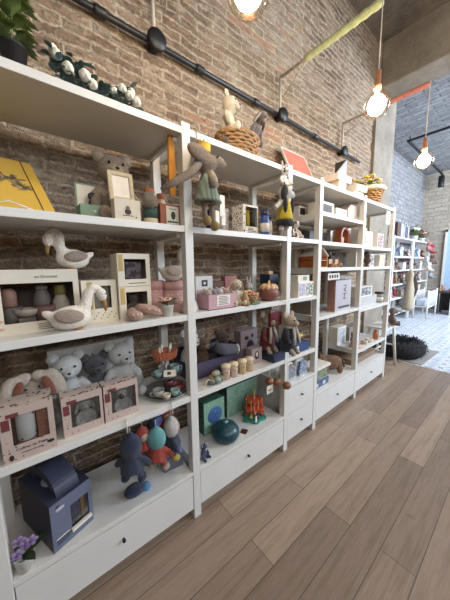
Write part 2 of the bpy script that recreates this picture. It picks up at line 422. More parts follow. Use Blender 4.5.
# ---------------------------------------------------------------- the white shelving
PX = [-.1786, .6186, 1.4084, 1.8035, 2.5879, 3.3869]; PWD = .045; DEP = .375
TT, AA, BB, CC, DD = 2.04, 1.60, 1.167, .7325, .29
su = thing('shelving_unit', 'long white open shelving unit with base drawers against the brick wall', 'shelves', (-.1786, 0, 0))
OX = -PX[0]
for x in PX:
    b = MB().box(x+OX, x+OX+PWD, 0, PWD, 0, 2.062, WHITE, bev=.003); b.build('post', su)
    b = MB().box(x+OX, x+OX+PWD, DEP-PWD, DEP, 0, 2.062, WHITE, bev=.003); b.build('post', su)
LEV = [[TT, AA, BB, CC], [TT, AA, BB, CC], [TT, AA, BB, CC], [TT, 1.82, 1.597, 1.385, .982], [TT, 1.59, 1.385, .957, .518]]
DK = [DD, DD, .52, .32, .31]
for k in range(5):
    x0, x1 = PX[k]+PWD+OX, PX[k+1]+OX
    for z in LEV[k]:
        b = MB().box(x0, x1, .002, DEP-.002, z-.03, z, WHITE, bev=.002)
        b.box(x0, x0+.02, .045, DEP-.045, z-.05, z-.03, WHITE); b.box(x1-.02, x1, .045, DEP-.045, z-.05, z-.03, WHITE)
        b.build('shelf', su)
    z = DK[k]
    c = MB().box(x0, x1, .0, DEP, z-.022, z, WHITE, bev=.002)
    c.box(x0, x0+.018, .02, DEP, .07, z-.022, WHITE); c.box(x1-.018, x1, .02, DEP, .07, z-.022, WHITE)
    c.box(x0, x1, .03, DEP, .062, .075, WHITE); c.box(x0, x1, DEP-.012, DEP, .075, z-.022, WHITE)
    c.build('drawer_case', su)
    n = 2 if k == 2 else 1; zb, zt = .064, z-.026
    for q in range(n):
        a = zb+(zt-zb)*q/n; t = zb+(zt-zb)*(q+1)/n-.004
        d = MB().box(x0+.003, x1-.003, .002, .02, a, t, WHITE, bev=.002); d = d.build('drawer', su)
        kn = MB().lathe([(0, -.014), (.007, -.014), (.0085, -.01), (.006, -.006), (.006, .004), (0, .004)], BLACK, ((x0+x1)/2, 0, (a+t)/2+.01), 14, (-PI/2, 0, 0))
        o = kn.build('knob', d); o['label'] = 'small black round knob'
STEEL = M('brushed_steel', (170, 170, 168), .35, .1, 30, 0, 1)
b = MB(); b.tube([(.05, DEP-.01, .32), (.79, DEP-.01, .7)], .003, STEEL); b.tube([(.05, DEP-.013, .7), (.79, DEP-.013, .32)], .003, STEEL)
b.build('cross_brace', su)

vs = scene.view_settings; vs.view_transform = 'Standard'; vs.look = 'None'; vs.exposure = 0.0; vs.gamma = 1; vs.use_curve_mapping = False
# ---------------------------------------------------------------- generic builders for the goods
INK = M('dark_ink', (48, 40, 40), .6)
GOLD = M('gold_print', (186, 158, 92), .5)
EYE = M('black_bead', (14, 12, 12), .2)
PANE = clear_mat('acetate_window', (238, 238, 238), .05)
def gift_box(name, label, cat, loc, w, h, d, front, win=None, rz=0, side=None, lining=None, group=None, pane=True):
    """carton with its front-bottom-middle at loc; win = (x0, x1, z0, z1) opening in the front"""
    t = thing(name, label, cat, loc, rz, group); side = side or front; b = MB(); X = w/2; k = .004
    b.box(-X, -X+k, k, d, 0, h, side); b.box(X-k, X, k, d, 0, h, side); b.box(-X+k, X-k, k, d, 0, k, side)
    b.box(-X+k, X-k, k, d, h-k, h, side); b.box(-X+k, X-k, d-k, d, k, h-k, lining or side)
    if win:
        x0, x1, z0, z1 = win
        b.box(-X, x0, 0, k, 0, h, front); b.box(x1, X, 0, k, 0, h, front); b.box(x0, x1, 0, k, 0, z0, front); b.box(x0, x1, 0, k, z1, h, front)
    else: b.box(-X, X, 0, k, 0, h, front)
    b.build('carton', t)
    if win and pane: MB().box(win[0], win[1], .0045, .0052, win[2], win[3], PANE).build('window', t)
    return t
def W(t, p):
    """a point given in the thing's own axes, in the room"""
    return (Matrix.Translation(t.location) @ t.rotation_euler.to_matrix().to_4x4()) @ Vector(p)
def solid(name, label, cat, loc, w, h, d, m, rz=0, bev=.002, group=None, rot=None):
    o = MB().box(-w/2, w/2, 0, d, 0, h, m, bev=bev).build(name, None, loc, rot or (0, 0, rz)); return tag(o, label, cat, group)
def plush(name, label, cat, loc, s, fur, rz=0, fur2=None, ears='round', eyes=True, group=None, nose=EYE, limbs=True, slim=1, rot=None, inner=None):
    t = thing(name, label, cat, loc, rz, group, rot); b = MB(); fur2 = fur2 or fur
    P = lambda x, y, z: (x*s*slim, y*s, z*s)
    b.ell(P(0, .02, .3), (.2*s*slim, .16*s, .29*s), fur); b.ell(P(0, -.02, .73), (.205*s*slim, .18*s, .19*s), fur)
    for g in (-1, 1):
        if limbs:
            b.tube([P(g*.1, 0, .12), P(g*.17, -.18, .1), P(g*.2, -.3, .1)], [.1*s, .085*s, .075*s], fur); b.ell(P(g*.2, -.31, .115), (.075*s, .06*s, .1*s), fur)
            b.tube([P(g*.15, 0, .5), P(g*.26, -.06, .36), P(g*.27, -.13, .24)], [.065*s, .07*s, .065*s], fur); b.ell(P(g*.27, -.13, .22), .07*s, fur)
    b.build('body', t, fuse=max(.004, .024*s))
    for g in (-1, 1):
        e = MB()
        if ears == 'round':
            e.ell(P(g*.17, 0, .89), (.085*s, .04*s, .085*s), fur); e.ell(P(g*.17, -.03, .885), (.05*s, .02*s, .05*s), inner or fur2)
        elif ears == 'long':
            e.ell(P(g*.24, -.02, .66), (.06*s, .045*s, .22*s), fur, (0, -g*.35, 0)); e.ell(P(g*.25, -.05, .65), (.04*s, .03*s, .17*s), inner or fur2, (0, -g*.35, 0))
        elif ears == 'up':
            e.ell(P(g*.1, 0, 1.03), (.055*s, .035*s, .18*s), fur, (0, g*.2, 0)); e.ell(P(g*.1, -.025, 1.03), (.033*s, .02*s, .13*s), inner or fur2, (0, g*.2, 0))
        e.build('ear', t)
        if eyes: MB().ell(P(g*.085, -.185, .775), .018*s, EYE, seg=8, rings=6).build('eye', t)
    MB().ell(P(0, -.185, .68), (.085*s, .06*s, .065*s), fur2).build('muzzle', t)
    MB().ell(P(0, -.245, .7), (.025*s, .014*s, .018*s), nose, seg=8, rings=6).build('nose', t)
    return t
GWHITE = PL('goose_white', (240, 231, 216), (224, 214, 198), 40); GWING = PL('goose_wing', (178, 158, 142), (150, 130, 116)); BEAK = M('ochre_beak', (150, 112, 62), .8, .1, 60, .3)
def goose(label, loc, rz, s, pose='down', white=None, wing=None):
    """faces +x in its own axes; s = body length"""
    white = white or GWHITE; wing = wing or GWING
    t = thing('goose_plush', label, 'plush toy', loc, rz); b = MB(); P = lambda x, y, z: (x*s, y*s, z*s)
    b.ell(P(0, 0, .29), (.44*s, .27*s, .285*s), white, (0, -.08, 0)); b.ell(P(-.4, 0, .38), (.2*s, .12*s, .1*s), white, (0, .6, 0))
    if pose == 'down':
        nk = [P(.22, 0, .35), P(.33, 0, .62), P(.38, 0, .84), P(.5, 0, .97), P(.64, 0, .92)]; hd = P(.69, 0, .78); hr = (.12*s, .115*s, .18*s); bk = [P(.72, 0, .64), P(.75, 0, .48), P(.76, 0, .36)]; hrot = (0, -.15, 0); ey = (.76, .1, .8)
    elif pose == 'rest':
        nk = [P(.2, 0, .35), P(.3, 0, .65), P(.27, 0, .95), P(.4, 0, 1.08), P(.54, 0, .98)]; hd = P(.57, 0, .8); hr = (.12*s, .115*s, .19*s); bk = [P(.58, 0, .64), P(.6, 0, .5), P(.6, 0, .4)]; hrot = (0, 0, 0); ey = (.62, .1, .84)
    else:
        nk = [P(.25, 0, .35), P(.4, 0, .6), P(.34, 0, .85), P(.38, 0, 1.08), P(.5, 0, 1.15)]; hd = P(.54, 0, 1.14); hr = (.14*s, .1*s, .1*s); bk = [P(.64, 0, 1.13), P(.78, 0, 1.08), P(.85, 0, 1.06)]; hrot = (0, .1, 0); ey = (.58, .09, 1.18)
    b.tube(nk, [.17*s, .14*s, .12*s, .115*s, .115*s], white); b.ell(hd, hr, white, hrot)
    b.build('body', t, fuse=.045*s)
    MB().tube(bk, [.065*s, .05*s, .02*s], BEAK).build('beak', t)
    for g in (-1, 1):
        MB().ell(P(-.06, g*.23, .36), (.3*s, .07*s, .16*s), wing, (g*.25, .12, 0)).build('wing', t)
        MB().ell(P(ey[0], g*ey[1], ey[2]), .016*s, EYE, seg=8, rings=6).build('eye', t)
        MB().ell(P(.12, g*.1, .03), (.1*s, .07*s, .03*s), BEAK).build('foot', t)
    return t
def jar(name, label, cat, loc, r, h, body, lid=None, band=None, lidh=.18, group=None, rot=None, neck=.6):
    t = thing(name, label, cat, loc, 0, group, rot); hb = h*(1-lidh)
    MB().lathe([(r*.9, 0), (r, h*.03), (r, hb*.78), (r*neck*1.1, hb*.95), (r*neck, hb)], body, seg=18).build('body', t)
    if band: MB().lathe([(r*1.012, hb*.2), (r*1.012, hb*.62)], band, seg=18).build('label', t)
    if lid: MB().lathe([(r*neck*1.15, hb), (r*neck*1.2, hb+h*lidh*.1), (r*neck*1.15, h*.97), (0, h)], lid, seg=18).build('lid', t)
    return t
def basket(name, label, loc, r0, r1, h, m, sx=1, sy=1, ny=9, group=None, extra=None):
    t = thing(name, label, 'basket', loc, 0, group); b = MB(); n = 28
    for k in range(n):
        a = 2*PI*k/n; b.tube([(math.cos(a)*r0*sx, math.sin(a)*r0*sy, 0.003), (math.cos(a)*r1*sx, math.sin(a)*r1*sy, h)], .003, m, 5)
    for j in range(ny):
        f = (j+.5)/ny; r = r0+(r1-r0)*f; pts = []
        for k in range(2*n+1):
            a = 2*PI*(k/2)/n; q = r+(.0055 if (k+j*2) % 4 < 2 else -.0055)*1
            pts.append((math.cos(a)*q*sx, math.sin(a)*q*sy, h*f))
        b.tube(pts, h/ny*.5, m, 5)
    b.lathe([(0, .003), (r0, .003), (r0, .008), (0, .008)], m)
    b.build('weave', t)
    rim = MB(); rim.tube([(math.cos(2*PI*k/40)*r1*sx, math.sin(2*PI*k/40)*r1*sy, h) for k in range(41)], h*.045+.002, m, 6); rim.build('rim', t)
    return t
def potted(name, label, loc, r, h, potm, leafm, n, L, w, flower=None, nf=0, fr=.01, spread=1, rise=.5):
    t = thing(name, label, 'plant', loc)
    MB().lathe([(r*.78, 0), (r, h*.92), (r*1.06, h*.93), (r*1.06, h), (r*.95, h), (r*.9, h*.9), (0, h*.9)], potm, seg=20).build('pot', t)
    b = MB()
    for k in range(n):
        a = random.random()*2*PI; q = random.random(); st = h+q*L*rise*2
        e = random.uniform(.1, .9); d = (math.cos(a)*spread, math.sin(a)*spread, e)
        b.leaf((math.cos(a)*r*.3*(1+q), math.sin(a)*r*.3*(1+q), st), d, (0, 0, 1), L*random.uniform(.7, 1.1), w*random.uniform(.8, 1.2), leafm)
    for k in range(max(3, n//6)):
        a = k*2.1; b.tube([(0, 0, h*.9), (math.cos(a)*r*.2, math.sin(a)*r*.2, h+L*rise*1.6)], .0025, leafm, 5)
    b.build('foliage', t)
    for k in range(nf):
        a = 2*PI*k/nf+.4; q = r*.75*random.uniform(.4, 1.1); f = MB(); c = (math.cos(a)*q, math.sin(a)*q, h+L*rise*random.uniform(1.3, 2))
        for p in range(5):
            f.ell((c[0]+math.cos(p*1.257)*fr*.7, c[1]+math.sin(p*1.257)*fr*.7, c[2]), (fr*.7, fr*.7, fr*.5), flower, seg=8, rings=6)
        f.ell((c[0], c[1], c[2]+fr*.3), fr*.45, flower, seg=8, rings=6); f.build('flower', t)
    return t
def hook(x, z0, z1, y=-.012):
    t = MB(); t.tube([(0, .012, z0-z1+.004), (0, 0, z0-z1), (0, 0, .02), (0, -.012, .008), (0, -.025, .004), (0, -.034, .014)], .003, STEEL, 6)
    return t.build('hook', None, (x, y, z1))

# ================================================================ top boards
LEAF = M('glossy_leaf', (116, 136, 76), .45, .35, 40, .2)
LEAF2 = M('bluegreen_leaf', (84, 112, 112), .6, .3, 60, .2)
potted('potted_plant', 'leafy green plant in a black pot on the top board, left corner', (.04, .06, TT), .037, .075, M('black_pot', (34, 32, 32), .5), LEAF, 84, .055, .028, rise=1.5, spread=1)
g = thing('flower_garland', 'garland of white artificial roses and blue-green leaves on the top board', 'flowers', (.29, .04, TT))
b = MB(); b.tube([(-.14+.28*k/20, .02*math.sin(k*.9), .03+.012*math.sin(k*1.7)) for k in range(21)], .004, LEAF2, 6); b.build('vine', g)
b = MB()
for k in range(170):
    x = random.uniform(-.15, .14); a = random.random()*2*PI
    b.leaf((x, random.uniform(-.03, .03), random.uniform(.012, .075+.03*math.sin(x*22+4))), (math.cos(a), math.sin(a)*.8, random.uniform(0, .8)), (0, 0, 1), random.uniform(.025, .05), .02, LEAF2)
b.build('foliage', g)
ROSE = M('ivory_rose', (222, 216, 200), .8, .05, 80)
for (x, y, z, r) in [(-.135, -.02, .085, .018), (-.105, -.03, .05, .02), (-.055, -.035, .045, .021), (-.03, -.03, .03, .018), (.045, -.02, .045, .017), (.075, -.03, .055, .019), (.1, -.035, .04, .018), (.115, -.02, .065, .016), (-.14, .0, .11, .016), (.13, -.03, .03, .019)]:
    r *= 1.15; f = MB(); f.ell((x, y, z), (r*.8, r*.8, r*.8), ROSE, seg=10, rings=7)
    for k in range(7):
        a = k*2*PI/7; f.ell((x+math.cos(a)*r*.5, y+math.sin(a)*r*.5, z-.1*r+.2*r*(k % 2)), (r*.55, r*.3, r*.55), ROSE, (0, 0, a+PI/2), 8, 6)
    f.build('rose', g)
WICK = M('tan_wicker', (150, 110, 62), .6, .25, 120, .3); WICK2 = M('pale_wicker', (158, 122, 82), .6, .35, 120, .3)
basket('wicker_basket', 'square-sided tan wicker basket holding plush toys on the top board', (1.115, .17, TT), .12, .14, .15, WICK2, 1.05, .8, 8)
plush('bear_plush', 'cream plush bear standing up out of the wicker basket', 'plush toy', (1.035, .165, TT+.125), .27, PL('cream_plush', (232, 222, 200), (214, 202, 178)), .5, rot=(0, .12, .45))
plush('donkey_plush', 'grey plush donkey hanging its head over the wicker basket rim', 'plush toy', (1.2, .15, TT+.15), .2, PL('donkey_grey', (122, 108, 104), (90, 80, 78)), .2, PL('donkey_pale', (190, 176, 160)), 'long', rot=(.55, .1, .3))
plush('small_brown_plush', 'small brown plush toy beside the left foot of the wicker basket', 'plush toy', (.955, .1, TT), .1, PL('taupe_plush', (112, 92, 76)), .1, limbs=True)
PINKP = M('salmon_paper', (200, 116, 98), .6, .05, 10)
t = thing('framed_picture', 'salmon pink picture in a thin white frame leaning on the brick wall', 'picture', (2.02, .22, TT), 0, rot=(-.46, 0, 0))
b = MB(); w_, h_ = .36, .45
for bx in ((-w_/2, w_/2, 0, .012), (-w_/2, w_/2, h_-.012, h_)): b.box(bx[0], bx[1], 0, .016, bx[2], bx[3], WHITE)
for bx in ((-w_/2, -w_/2+.012), (w_/2-.012, w_/2)): b.box(bx[0], bx[1], 0, .016, .012, h_-.012, WHITE)
b.build('frame', t); MB().box(-w_/2+.01, w_/2-.01, .006, .012, .01, h_-.01, PINKP).build('print', t)
b = MB(); PK2 = M('pale_salmon_ink', (208, 124, 106), .6)
for k in range(16): b.ell((random.uniform(-.07, .07), .0055, random.uniform(.1, .28)), (random.uniform(.01, .03), .0008, random.uniform(.008, .02)), PK2, (0, random.random()*3, 0), 10, 4)
b.build('printed_figure', t)
solid('white_carton', 'long flat white box, topmost of the pile of white boxes on the top board', 'box', (2.42, .12, TT+.14), .26, .06, .17, CARDW)
solid('white_carton', 'small square white box at the bottom left of the pile of white boxes', 'box', (2.40, .13, TT), .14, .14, .14, CARDW)
solid('white_carton', 'white box at the bottom right of the pile of white boxes, beside the flower basket', 'box', (2.64, .08, TT), .2, .08, .18, CARDW)
solid('white_carton', 'flat white box lying on the right-hand white box, beside the flower basket', 'box', (2.655, .06, TT+.08), .18, .06, .17, CARDW, -.12)
t = thing('display_stand', 'grey wedge-shaped stand with dark back on the white box pile', 'stand', (2.42, .15, TT+.2))
MB().prism([(-.11, 0), (.09, 0), (.09, .17)], 0, .012, M('grey_panel', (150, 150, 150), .5)).build('front_panel', t)
MB().box(.09, .1, 0, .12, 0, .17, M('charcoal_panel', (62, 60, 58), .6)).build('side_panel', t)
fb = basket('flower_basket', 'round wicker basket with cream cloth rim full of flowers on the top board', (3.03, .17, TT), .115, .165, .175, WICK, 1.05, .95, 8)
MB().lathe([(.158, .15), (.182, .153), (.19, .172), (.18, .19), (.15, .192), (.14, .18)], CREAM, (0, 0, 0), 28, wob=.03).build('cloth_rim', fb)
YEL = M('yellow_petal', (226, 206, 84), .7, .1, 60); PALEF = M('cream_petal', (232, 222, 196), .8, .1, 60); CORF = M('blush_petal', (214, 160, 140), .8, .1, 60)
t = thing('flower_bunch', 'bunch of yellow and cream flowers with green leaves in the cloth-rimmed basket', 'flowers', (3.03, .17, TT+.18))
b = MB()
for k in range(60):
    a = random.random()*2*PI; r = random.uniform(0, .11); b.leaf((math.cos(a)*r, math.sin(a)*r, random.uniform(0, .07)), (math.cos(a), math.sin(a), .6), (0, 0, 1), .06, .025, LEAF)
b.build('foliage', t)
for k in range(15):
    a = k*2.4; r = .03+.095*(k/15); c = (math.cos(a)*r, math.sin(a)*r, .13-.5*r+.02*(k % 3)); f = MB(); m = (YEL, PALEF, YEL, CORF)[k % 4]; q = .024
    for p in range(6): f.ell((c[0]+math.cos(p*1.047)*q*.7, c[1]+math.sin(p*1.047)*q*.7, c[2]), (q*.6, q*.5, q*.35), m, (0, 0, p*1.047), 8, 6)
    f.ell((c[0], c[1], c[2]+.006), q*.4, YEL, seg=8, rings=6); f.build('flower', t)
plush('cream_plush', 'puffy cream plush toy leaning at the right side of the flower basket', 'plush toy', (3.17, .1, TT+.165), .16, PL('ivory_plush', (226, 206, 172)), -.5, eyes=False)

# ================================================================ second board, first bay
YELB = M('mustard_cover', (214, 172, 72), .55, .03, 12)
t = thing('picture_album', 'large mustard yellow album with a flower drawing leaning on a wire easel', 'album', (.012, .055, AA+.006), 0, rot=(-.87, 0, .16))
MB().box(-.105, .105, 0, .026, 0, .4, YELB, bev=.002).build('cover', t)
MB().box(.066, .0695, -.0012, .0, 0, .4, INK).build('elastic_band', t)
b = MB(); BOT1 = M('sepia_ink', (112, 92, 60), .7, .3, 90); BOT2 = M('ash_ink', (140, 126, 100), .7, .3, 90)
for k in range(70):
    f = k/70; x = -.09+.14*f+random.uniform(-.014, .014); z = .3-.15*f+random.uniform(-.04, .055)*(1-abs(f-.4)); a = random.random()*2*PI
    b.leaf((x, -.0012, z), (math.cos(a), 0, math.sin(a)), (0, -1, 0), random.uniform(.018, .036), .014, BOT1 if k % 2 else BOT2, 0, 0)
b.tube([(-.1, -.001, .3), (-.03, -.001, .23), (.055, -.001, .15)], .0012, BOT1, 5); b.build('printed_flowers', t)
e = MB(); e.tube([(-.09, .03, .003), (-.06, .012, .003), (0, .006, .02), (.06, .03, .003), (.085, .04, .003)], .0025, WHITE, 6)
for sx in (-.08, .08): e.tube([(sx, .03+.1*(sx+.08), .003), (sx, .325, .003), (sx, .325, .1)], .0025, WHITE, 6)
tag(e.build('wire_easel', None, (-.014, 0, AA)), 'white wire easel holding up the mustard yellow album', 'easel')
SAGE = M('sage_card', (122, 146, 122), .6, .06, 20)
t = thing('music_box', 'sage green music box with open mirrored lid and a dark figure', 'music box', (.26, .13, AA))
MB().box(-.055, .055, 0, .085, 0, .07, SAGE, bev=.002).build('case', t)
b = MB().box(-.055, .055, .086, .094, .06, .175, SAGE); b.build('lid', t)
MB().box(-.048, .048, .0845, .086, .075, .168, M('pale_lining', (212, 204, 186), .4)).build('lid_lining', t)
MB().lathe([(0, -.004), (.006, -.003), (.006, 0), (0, 0)], CREAM, (.0, 0, .042), 12, (-PI/2, 0, 0)).build('latch', t)
b = MB(); b.ell((.0, .05, .085), (.012, .008, .016), INK); b.ell((.004, .05, .115), (.018, .006, .018), INK, (0, .5, 0)); b.leaf((0, .05, .1), (.5, 0, .8), (0, -1, 0), .05, .02, INK); b.tube([(0, .05, .07), (0, .05, .1)], .003, INK); b.build('figurine', t)
TED = PL('teddy_fur', (176, 154, 128), (132, 112, 92), 120)
t = plush('teddy_bear', 'beige teddy bear holding a padded picture frame, beside the green music box', 'plush toy', (.37, .215, AA), .345, TED, -.05, PL('teddy_pale', (188, 166, 140)))
fr = MB(); CRF = M('cream_velvet', (196, 180, 152), .9, .1, 80, .3)
T = Matrix.Translation((0.002, -.13, .092)) @ Euler((-.16, 0, .04)).to_matrix().to_4x4() @ Matrix.Scale(.86, 4)
fr.box(-.062, .062, 0, .02, 0, .022, CRF, T, .006); fr.box(-.062, .062, 0, .02, .128, .15, CRF, T, .006); fr.box(-.062, -.04, 0, .02, .01, .14, CRF, T, .006); fr.box(.04, .062, 0, .02, .01, .14, CRF, T, .006)
fr = fr.build('padded_frame', t); MB().box(-.045, .045, .006, .012, .015, .135, M('photo_paper', (228, 218, 206), .4), T).build('photo', fr)
t = gift_box('keepsake_box', 'small cream box printed with a bear, in front of the teddy bear', 'box', (.362, .02, AA), .105, .085, .05, M('kraft_cream', (206, 194, 172), .7))
b = MB(); b.ell((0, -.0008, .035), (.014, .0008, .012), INK, seg=12, rings=4); b.ell((0, -.0012, .05), (.009, .0008, .009), M('tan_ink', (120, 96, 70)), seg=12, rings=4); b.box(-.022, .022, -.0008, 0, .018, .021, INK); b.box(.03, .036, -.0008, 0, .012, .018, INK); b.build('printed_bear', t)
TERRA = M('terracotta', (168, 96, 66), .7, .1, 40, .2); BCR = M('bottle_cream', (214, 198, 160), .5); DGRN = M('bottle_label_green', (58, 82, 74), .6)
t = jar('toy_bottle', 'cream bottle with dark green label and a grey pompom on its neck', 'bottle', (.485, .08, AA), .033, .165, BCR, TERRA, DGRN, .15)
MB().ell((-.012, -.03, .105), (.034, .026, .036), PL('grey_fur', (150, 136, 116)), nz=.25).build('pompom', t)
jar('toy_bottle', 'cream bottle with a rusty red lid behind the brown box', 'bottle', (.575, .155, AA), .03, .175, BCR, TERRA, None, .18)
t = gift_box('brown_box', 'rust brown box with a square white picture label, against the white post', 'box', (.585, .05, AA), .13, .1, .07, M('rust_card', (150, 84, 56), .6, .06, 20))
b = MB().box(-.035, .03, -.001, 0, .01, .092, M('paper_label', (216, 206, 184), .6)); b.build('paper_label', t)
b = MB(); b.ell((0, -.0016, .05), (.012, .0006, .02), INK, seg=12, rings=4); b.box(-.03, .025, -.0016, -.001, .016, .024, DGRN); b.box(-.02, .015, -.0016, -.001, .078, .081, INK); b.build('printed_label', t)
o = MB().prism([(-.012, 0), (.012, .0), (.02, -.16), (.016, -.26), (-.014, -.27), (-.018, -.15)], 0, .012, M('ochre_cloth', (190, 130, 52), .9, .1, 60, .3)).build('ochre_scarf', None, (.59, .05, TT-.032)); tag(o, 'ochre cloth strip hanging under the top board beside the white post', 'scarf')
# the long-eared rabbit hung on the first post
BUN = PL('rabbit_taupe', (156, 134, 112), (120, 100, 84), 110); BUN2 = PL('rabbit_pale', (190, 168, 142))
PLAID = STRIPE('green_plaid', (136, 142, 124), (104, 116, 104), 0, 55, .9); SHOE = PL('tan_shoe', (186, 150, 88))
tag(hook(.69, 2.045, 1.965), 'steel hook on the top board edge holding the taupe rabbit', 'hook')
t = thing('rabbit_plush', 'taupe long-eared rabbit with yellow crown and green dress hung by the post', 'plush toy', (.715, -.055, 1.6))
b = MB(); b.ell((-.005, 0, .285), (.06, .045, .043), BUN, (0, -.2, 0)); b.ell((.055, -.002, .3), (.048, .034, .03), BUN, (0, -.1, 0)); b.tube([(0, 0, .25), (0, 0, .1)], [.025, .04], BUN)
b.tube([(-.02, 0, .14), (-.018, 0, .06), (-.016, -.005, .03)], .014, BUN); b.tube([(.022, 0, .14), (.026, 0, .05), (.03, -.005, .005)], .014, BUN); b.build('body', t, fuse=.006)
MB().ell((.1, -.004, .3), (.012, .014, .012), BUN2, seg=10, rings=7).build('nose', t); MB().ell((.04, -.033, .314), .006, EYE, seg=8, rings=6).build('eye', t)
MB().ell((-.05, -.025, .305), (.07, .018, .036), BUN, (0, .25, 0)).build('ear', t)
MB().tube([(-.05, -.012, .27), (-.1, -.01, .215), (-.17, 0, .17), (-.23, .01, .13)], [.018, .019, .016, .008], BUN).build('ear', t)
MB().lathe([(.03, .23), (.045, .18), (.06, .12), (.066, .105), (.0, .11)], PLAID, seg=24, wob=.06).build('dress', t)
MB().tube([(.0, -.03, .235), (-.004, -.055, .2), (.0, -.058, .165)], [.014, .02, .02], BUN2).build('arm', t)
MB().ell((-.015, -.012, .022), (.02, .028, .024), SHOE).build('shoe', t); MB().ell((.032, -.012, .0), (.02, .028, .024), SHOE).build('shoe', t)
c = MB(); zz = [(.034, .315)]; n = 14
for k in range(n):
    a0, a1, a2 = (2*PI*(k+q)/n for q in (0, .5, 1)); r = .036
    c.add([(r*math.cos(a0)-.02, r*math.sin(a0), .325), (r*math.cos(a2)-.02, r*math.sin(a2), .325), (r*math.cos(a2)-.02, r*math.sin(a2), .35), (r*1.06*math.cos(a1)-.02, r*1.06*math.sin(a1), .372), (r*math.cos(a0)-.02, r*math.sin(a0), .35)], [(0, 1, 2, 3, 4)], M('yellow_felt', (224, 178, 62), .9))
c.build('crown', t); MB().tube([(-.02, 0, .345), (-.024, -.01, .38), (-.026, -.012, .383)], .002, CORD, 5).build('hanging_loop', t)
MB().box(.06, .09, -.02, -.019, .05, .15, CARDW).build('paper_tag', t); MB().box(.075, .1, -.012, -.011, .01, .07, CARDW).build('paper_tag', t)
# ================================================================ second board, second and third bays
NAVY = PL('navy_plush', (40, 52, 92), (28, 36, 66)); SAND = PL('sand_plush', (196, 156, 108))
t = plush('sailor_plush', 'small navy and tan plush toy behind the hanging rabbit\'s feet', 'plush toy', (.815, .07, AA), .13, NAVY, .4, SAND)
MB().box(-.02, .02, -.05, -.049, .03, .1, CARDW).build('paper_tag', t)
DALM = DOT('dalmatian_print', (224, 218, 208), (38, 36, 38), 95, .42)
jar('spotted_tin', 'tall tin with a grey speckled print left of the spotted box', 'tin', (1.03, .22, AA), .036, .17, DOT('grey_speckle', (176, 170, 164), (70, 66, 66), 120, .35), None, None, .01, neck=1)
t = gift_box('spotted_gift_box', 'white gift box with black spots and two bottles in its window', 'box', (1.148, .09, AA), .135, .185, .1, CARDW, (-.042, .062, .055, .174), side=DALM, lining=CARDW)
b = MB().box(-.0675, -.045, -.001, 0, 0, .185, DALM); b.build('printed_spots', t)
b = MB(); [b.box(-.03+.004*k, .06-.012*k, -.0008, 0, .016+.009*k, .02+.009*k, INK) for k in range(4)]; b.build('printed_lines', t)
p = W(t, (-.01, .0275, .06)); jar('drinking_bottle', 'yellow bottle in the spotted gift box window', 'bottle', p, .022, .1, M('yellow_plastic', (218, 184, 44), .4), M('yellow_plastic', (218, 184, 44)), None, .2, neck=.75)
p = W(t, (.036, .0275, .06)); jar('drinking_bottle', 'black bottle beside the yellow one in the spotted gift box', 'bottle', p, .022, .1, M('black_plastic', (24, 24, 34), .4), M('black_plastic', (24, 24, 34)), None, .2, neck=.75)
solid('carton_insert', 'white inner tray under the bottles in the spotted gift box', 'tray', W(t, (.0125, .012, .0045)), .09, .055, .08, CARDW, bev=0)
BLUEP = M('blue_plastic', (58, 92, 158), .35)
jar('drinking_bottle', 'bright blue bottle with a white band right of the spotted gift box', 'bottle', (1.265, .075, AA), .03, .17, BLUEP, M('navy_cap', (34, 44, 84), .4), CARDW, .22, neck=.8)
jar('drinking_bottle', 'short white bottle with dark cap right of the bright blue bottle', 'bottle', (1.33, .1, AA), .025, .135, CARDW, M('dark_cap', (40, 36, 34), .4), CREAM, .2, neck=.8)
jar('glass_jar', 'grey glass jar behind the yellow-dressed dog, at the post', 'jar', (1.372, .18, AA), .03, .12, M('smoky_glass', (120, 116, 112), .12), M('grey_lid', (90, 86, 82), .4), None, .15, neck=.9)
tag(hook(1.36, 2.045, 1.985), 'steel hook on the top board edge holding the spotted plush', 'hook')
ZEB = DOT('zebra_plush', (222, 218, 210), (40, 38, 40), 55, .36, rough=.95); DOGW = PL('dog_white', (222, 214, 204)); DOGB = PL('dog_black', (38, 34, 36)); YDR = PL('yellow_dress', (214, 190, 44), (190, 164, 34))
t = plush('spotted_plush', 'black-spotted white plush hanging from the top board above the dog', 'plush toy', (1.305, -.045, 1.885), .13, ZEB, -.2, DOGW, 'up')
t = thing('dog_plush', 'black and white dog plush in a yellow dress hung by the post', 'plush toy', (1.295, -.06, 1.6))
b = MB(); b.ell((.01, 0, .25), (.05, .042, .042), DOGW); b.ell((.045, -.015, .24), (.028, .024, .022), DOGW); b.tube([(0, 0, .22), (0, 0, .1)], [.03, .035], DOGW)
b.tube([(-.03, 0, .2), (-.07, -.01, .17), (-.105, -.01, .145)], [.016, .016, .015], DOGW); b.tube([(.01, -.01, .1), (.015, -.012, .03)], [.017, .015], DOGW); b.tube([(-.02, .0, .1), (-.03, .0, .02)], [.017, .015], DOGW); b.build('body', t, fuse=.006)
MB().ell((-.03, -.02, .245), (.024, .02, .045), DOGB, (0, .2, 0)).build('ear', t); MB().ell((.05, .02, .255), (.018, .016, .04), DOGB).build('ear', t); MB().ell((.068, -.02, .245), (.008, .008, .007), EYE, seg=8, rings=6).build('nose', t); MB().ell((.03, -.038, .262), .006, EYE, seg=8, rings=6).build('eye', t)
MB().lathe([(.028, .215), (.04, .16), (.052, .1), (.056, .085), (.05, .085), (0, .1)], YDR, seg=22).build('dress', t)
MB().ell((-.03, -.03, .17), (.014, .014, .05), DOGB).build('sleeve', t); MB().ell((.036, -.03, .17), (.014, .014, .05), DOGB).build('sleeve', t)
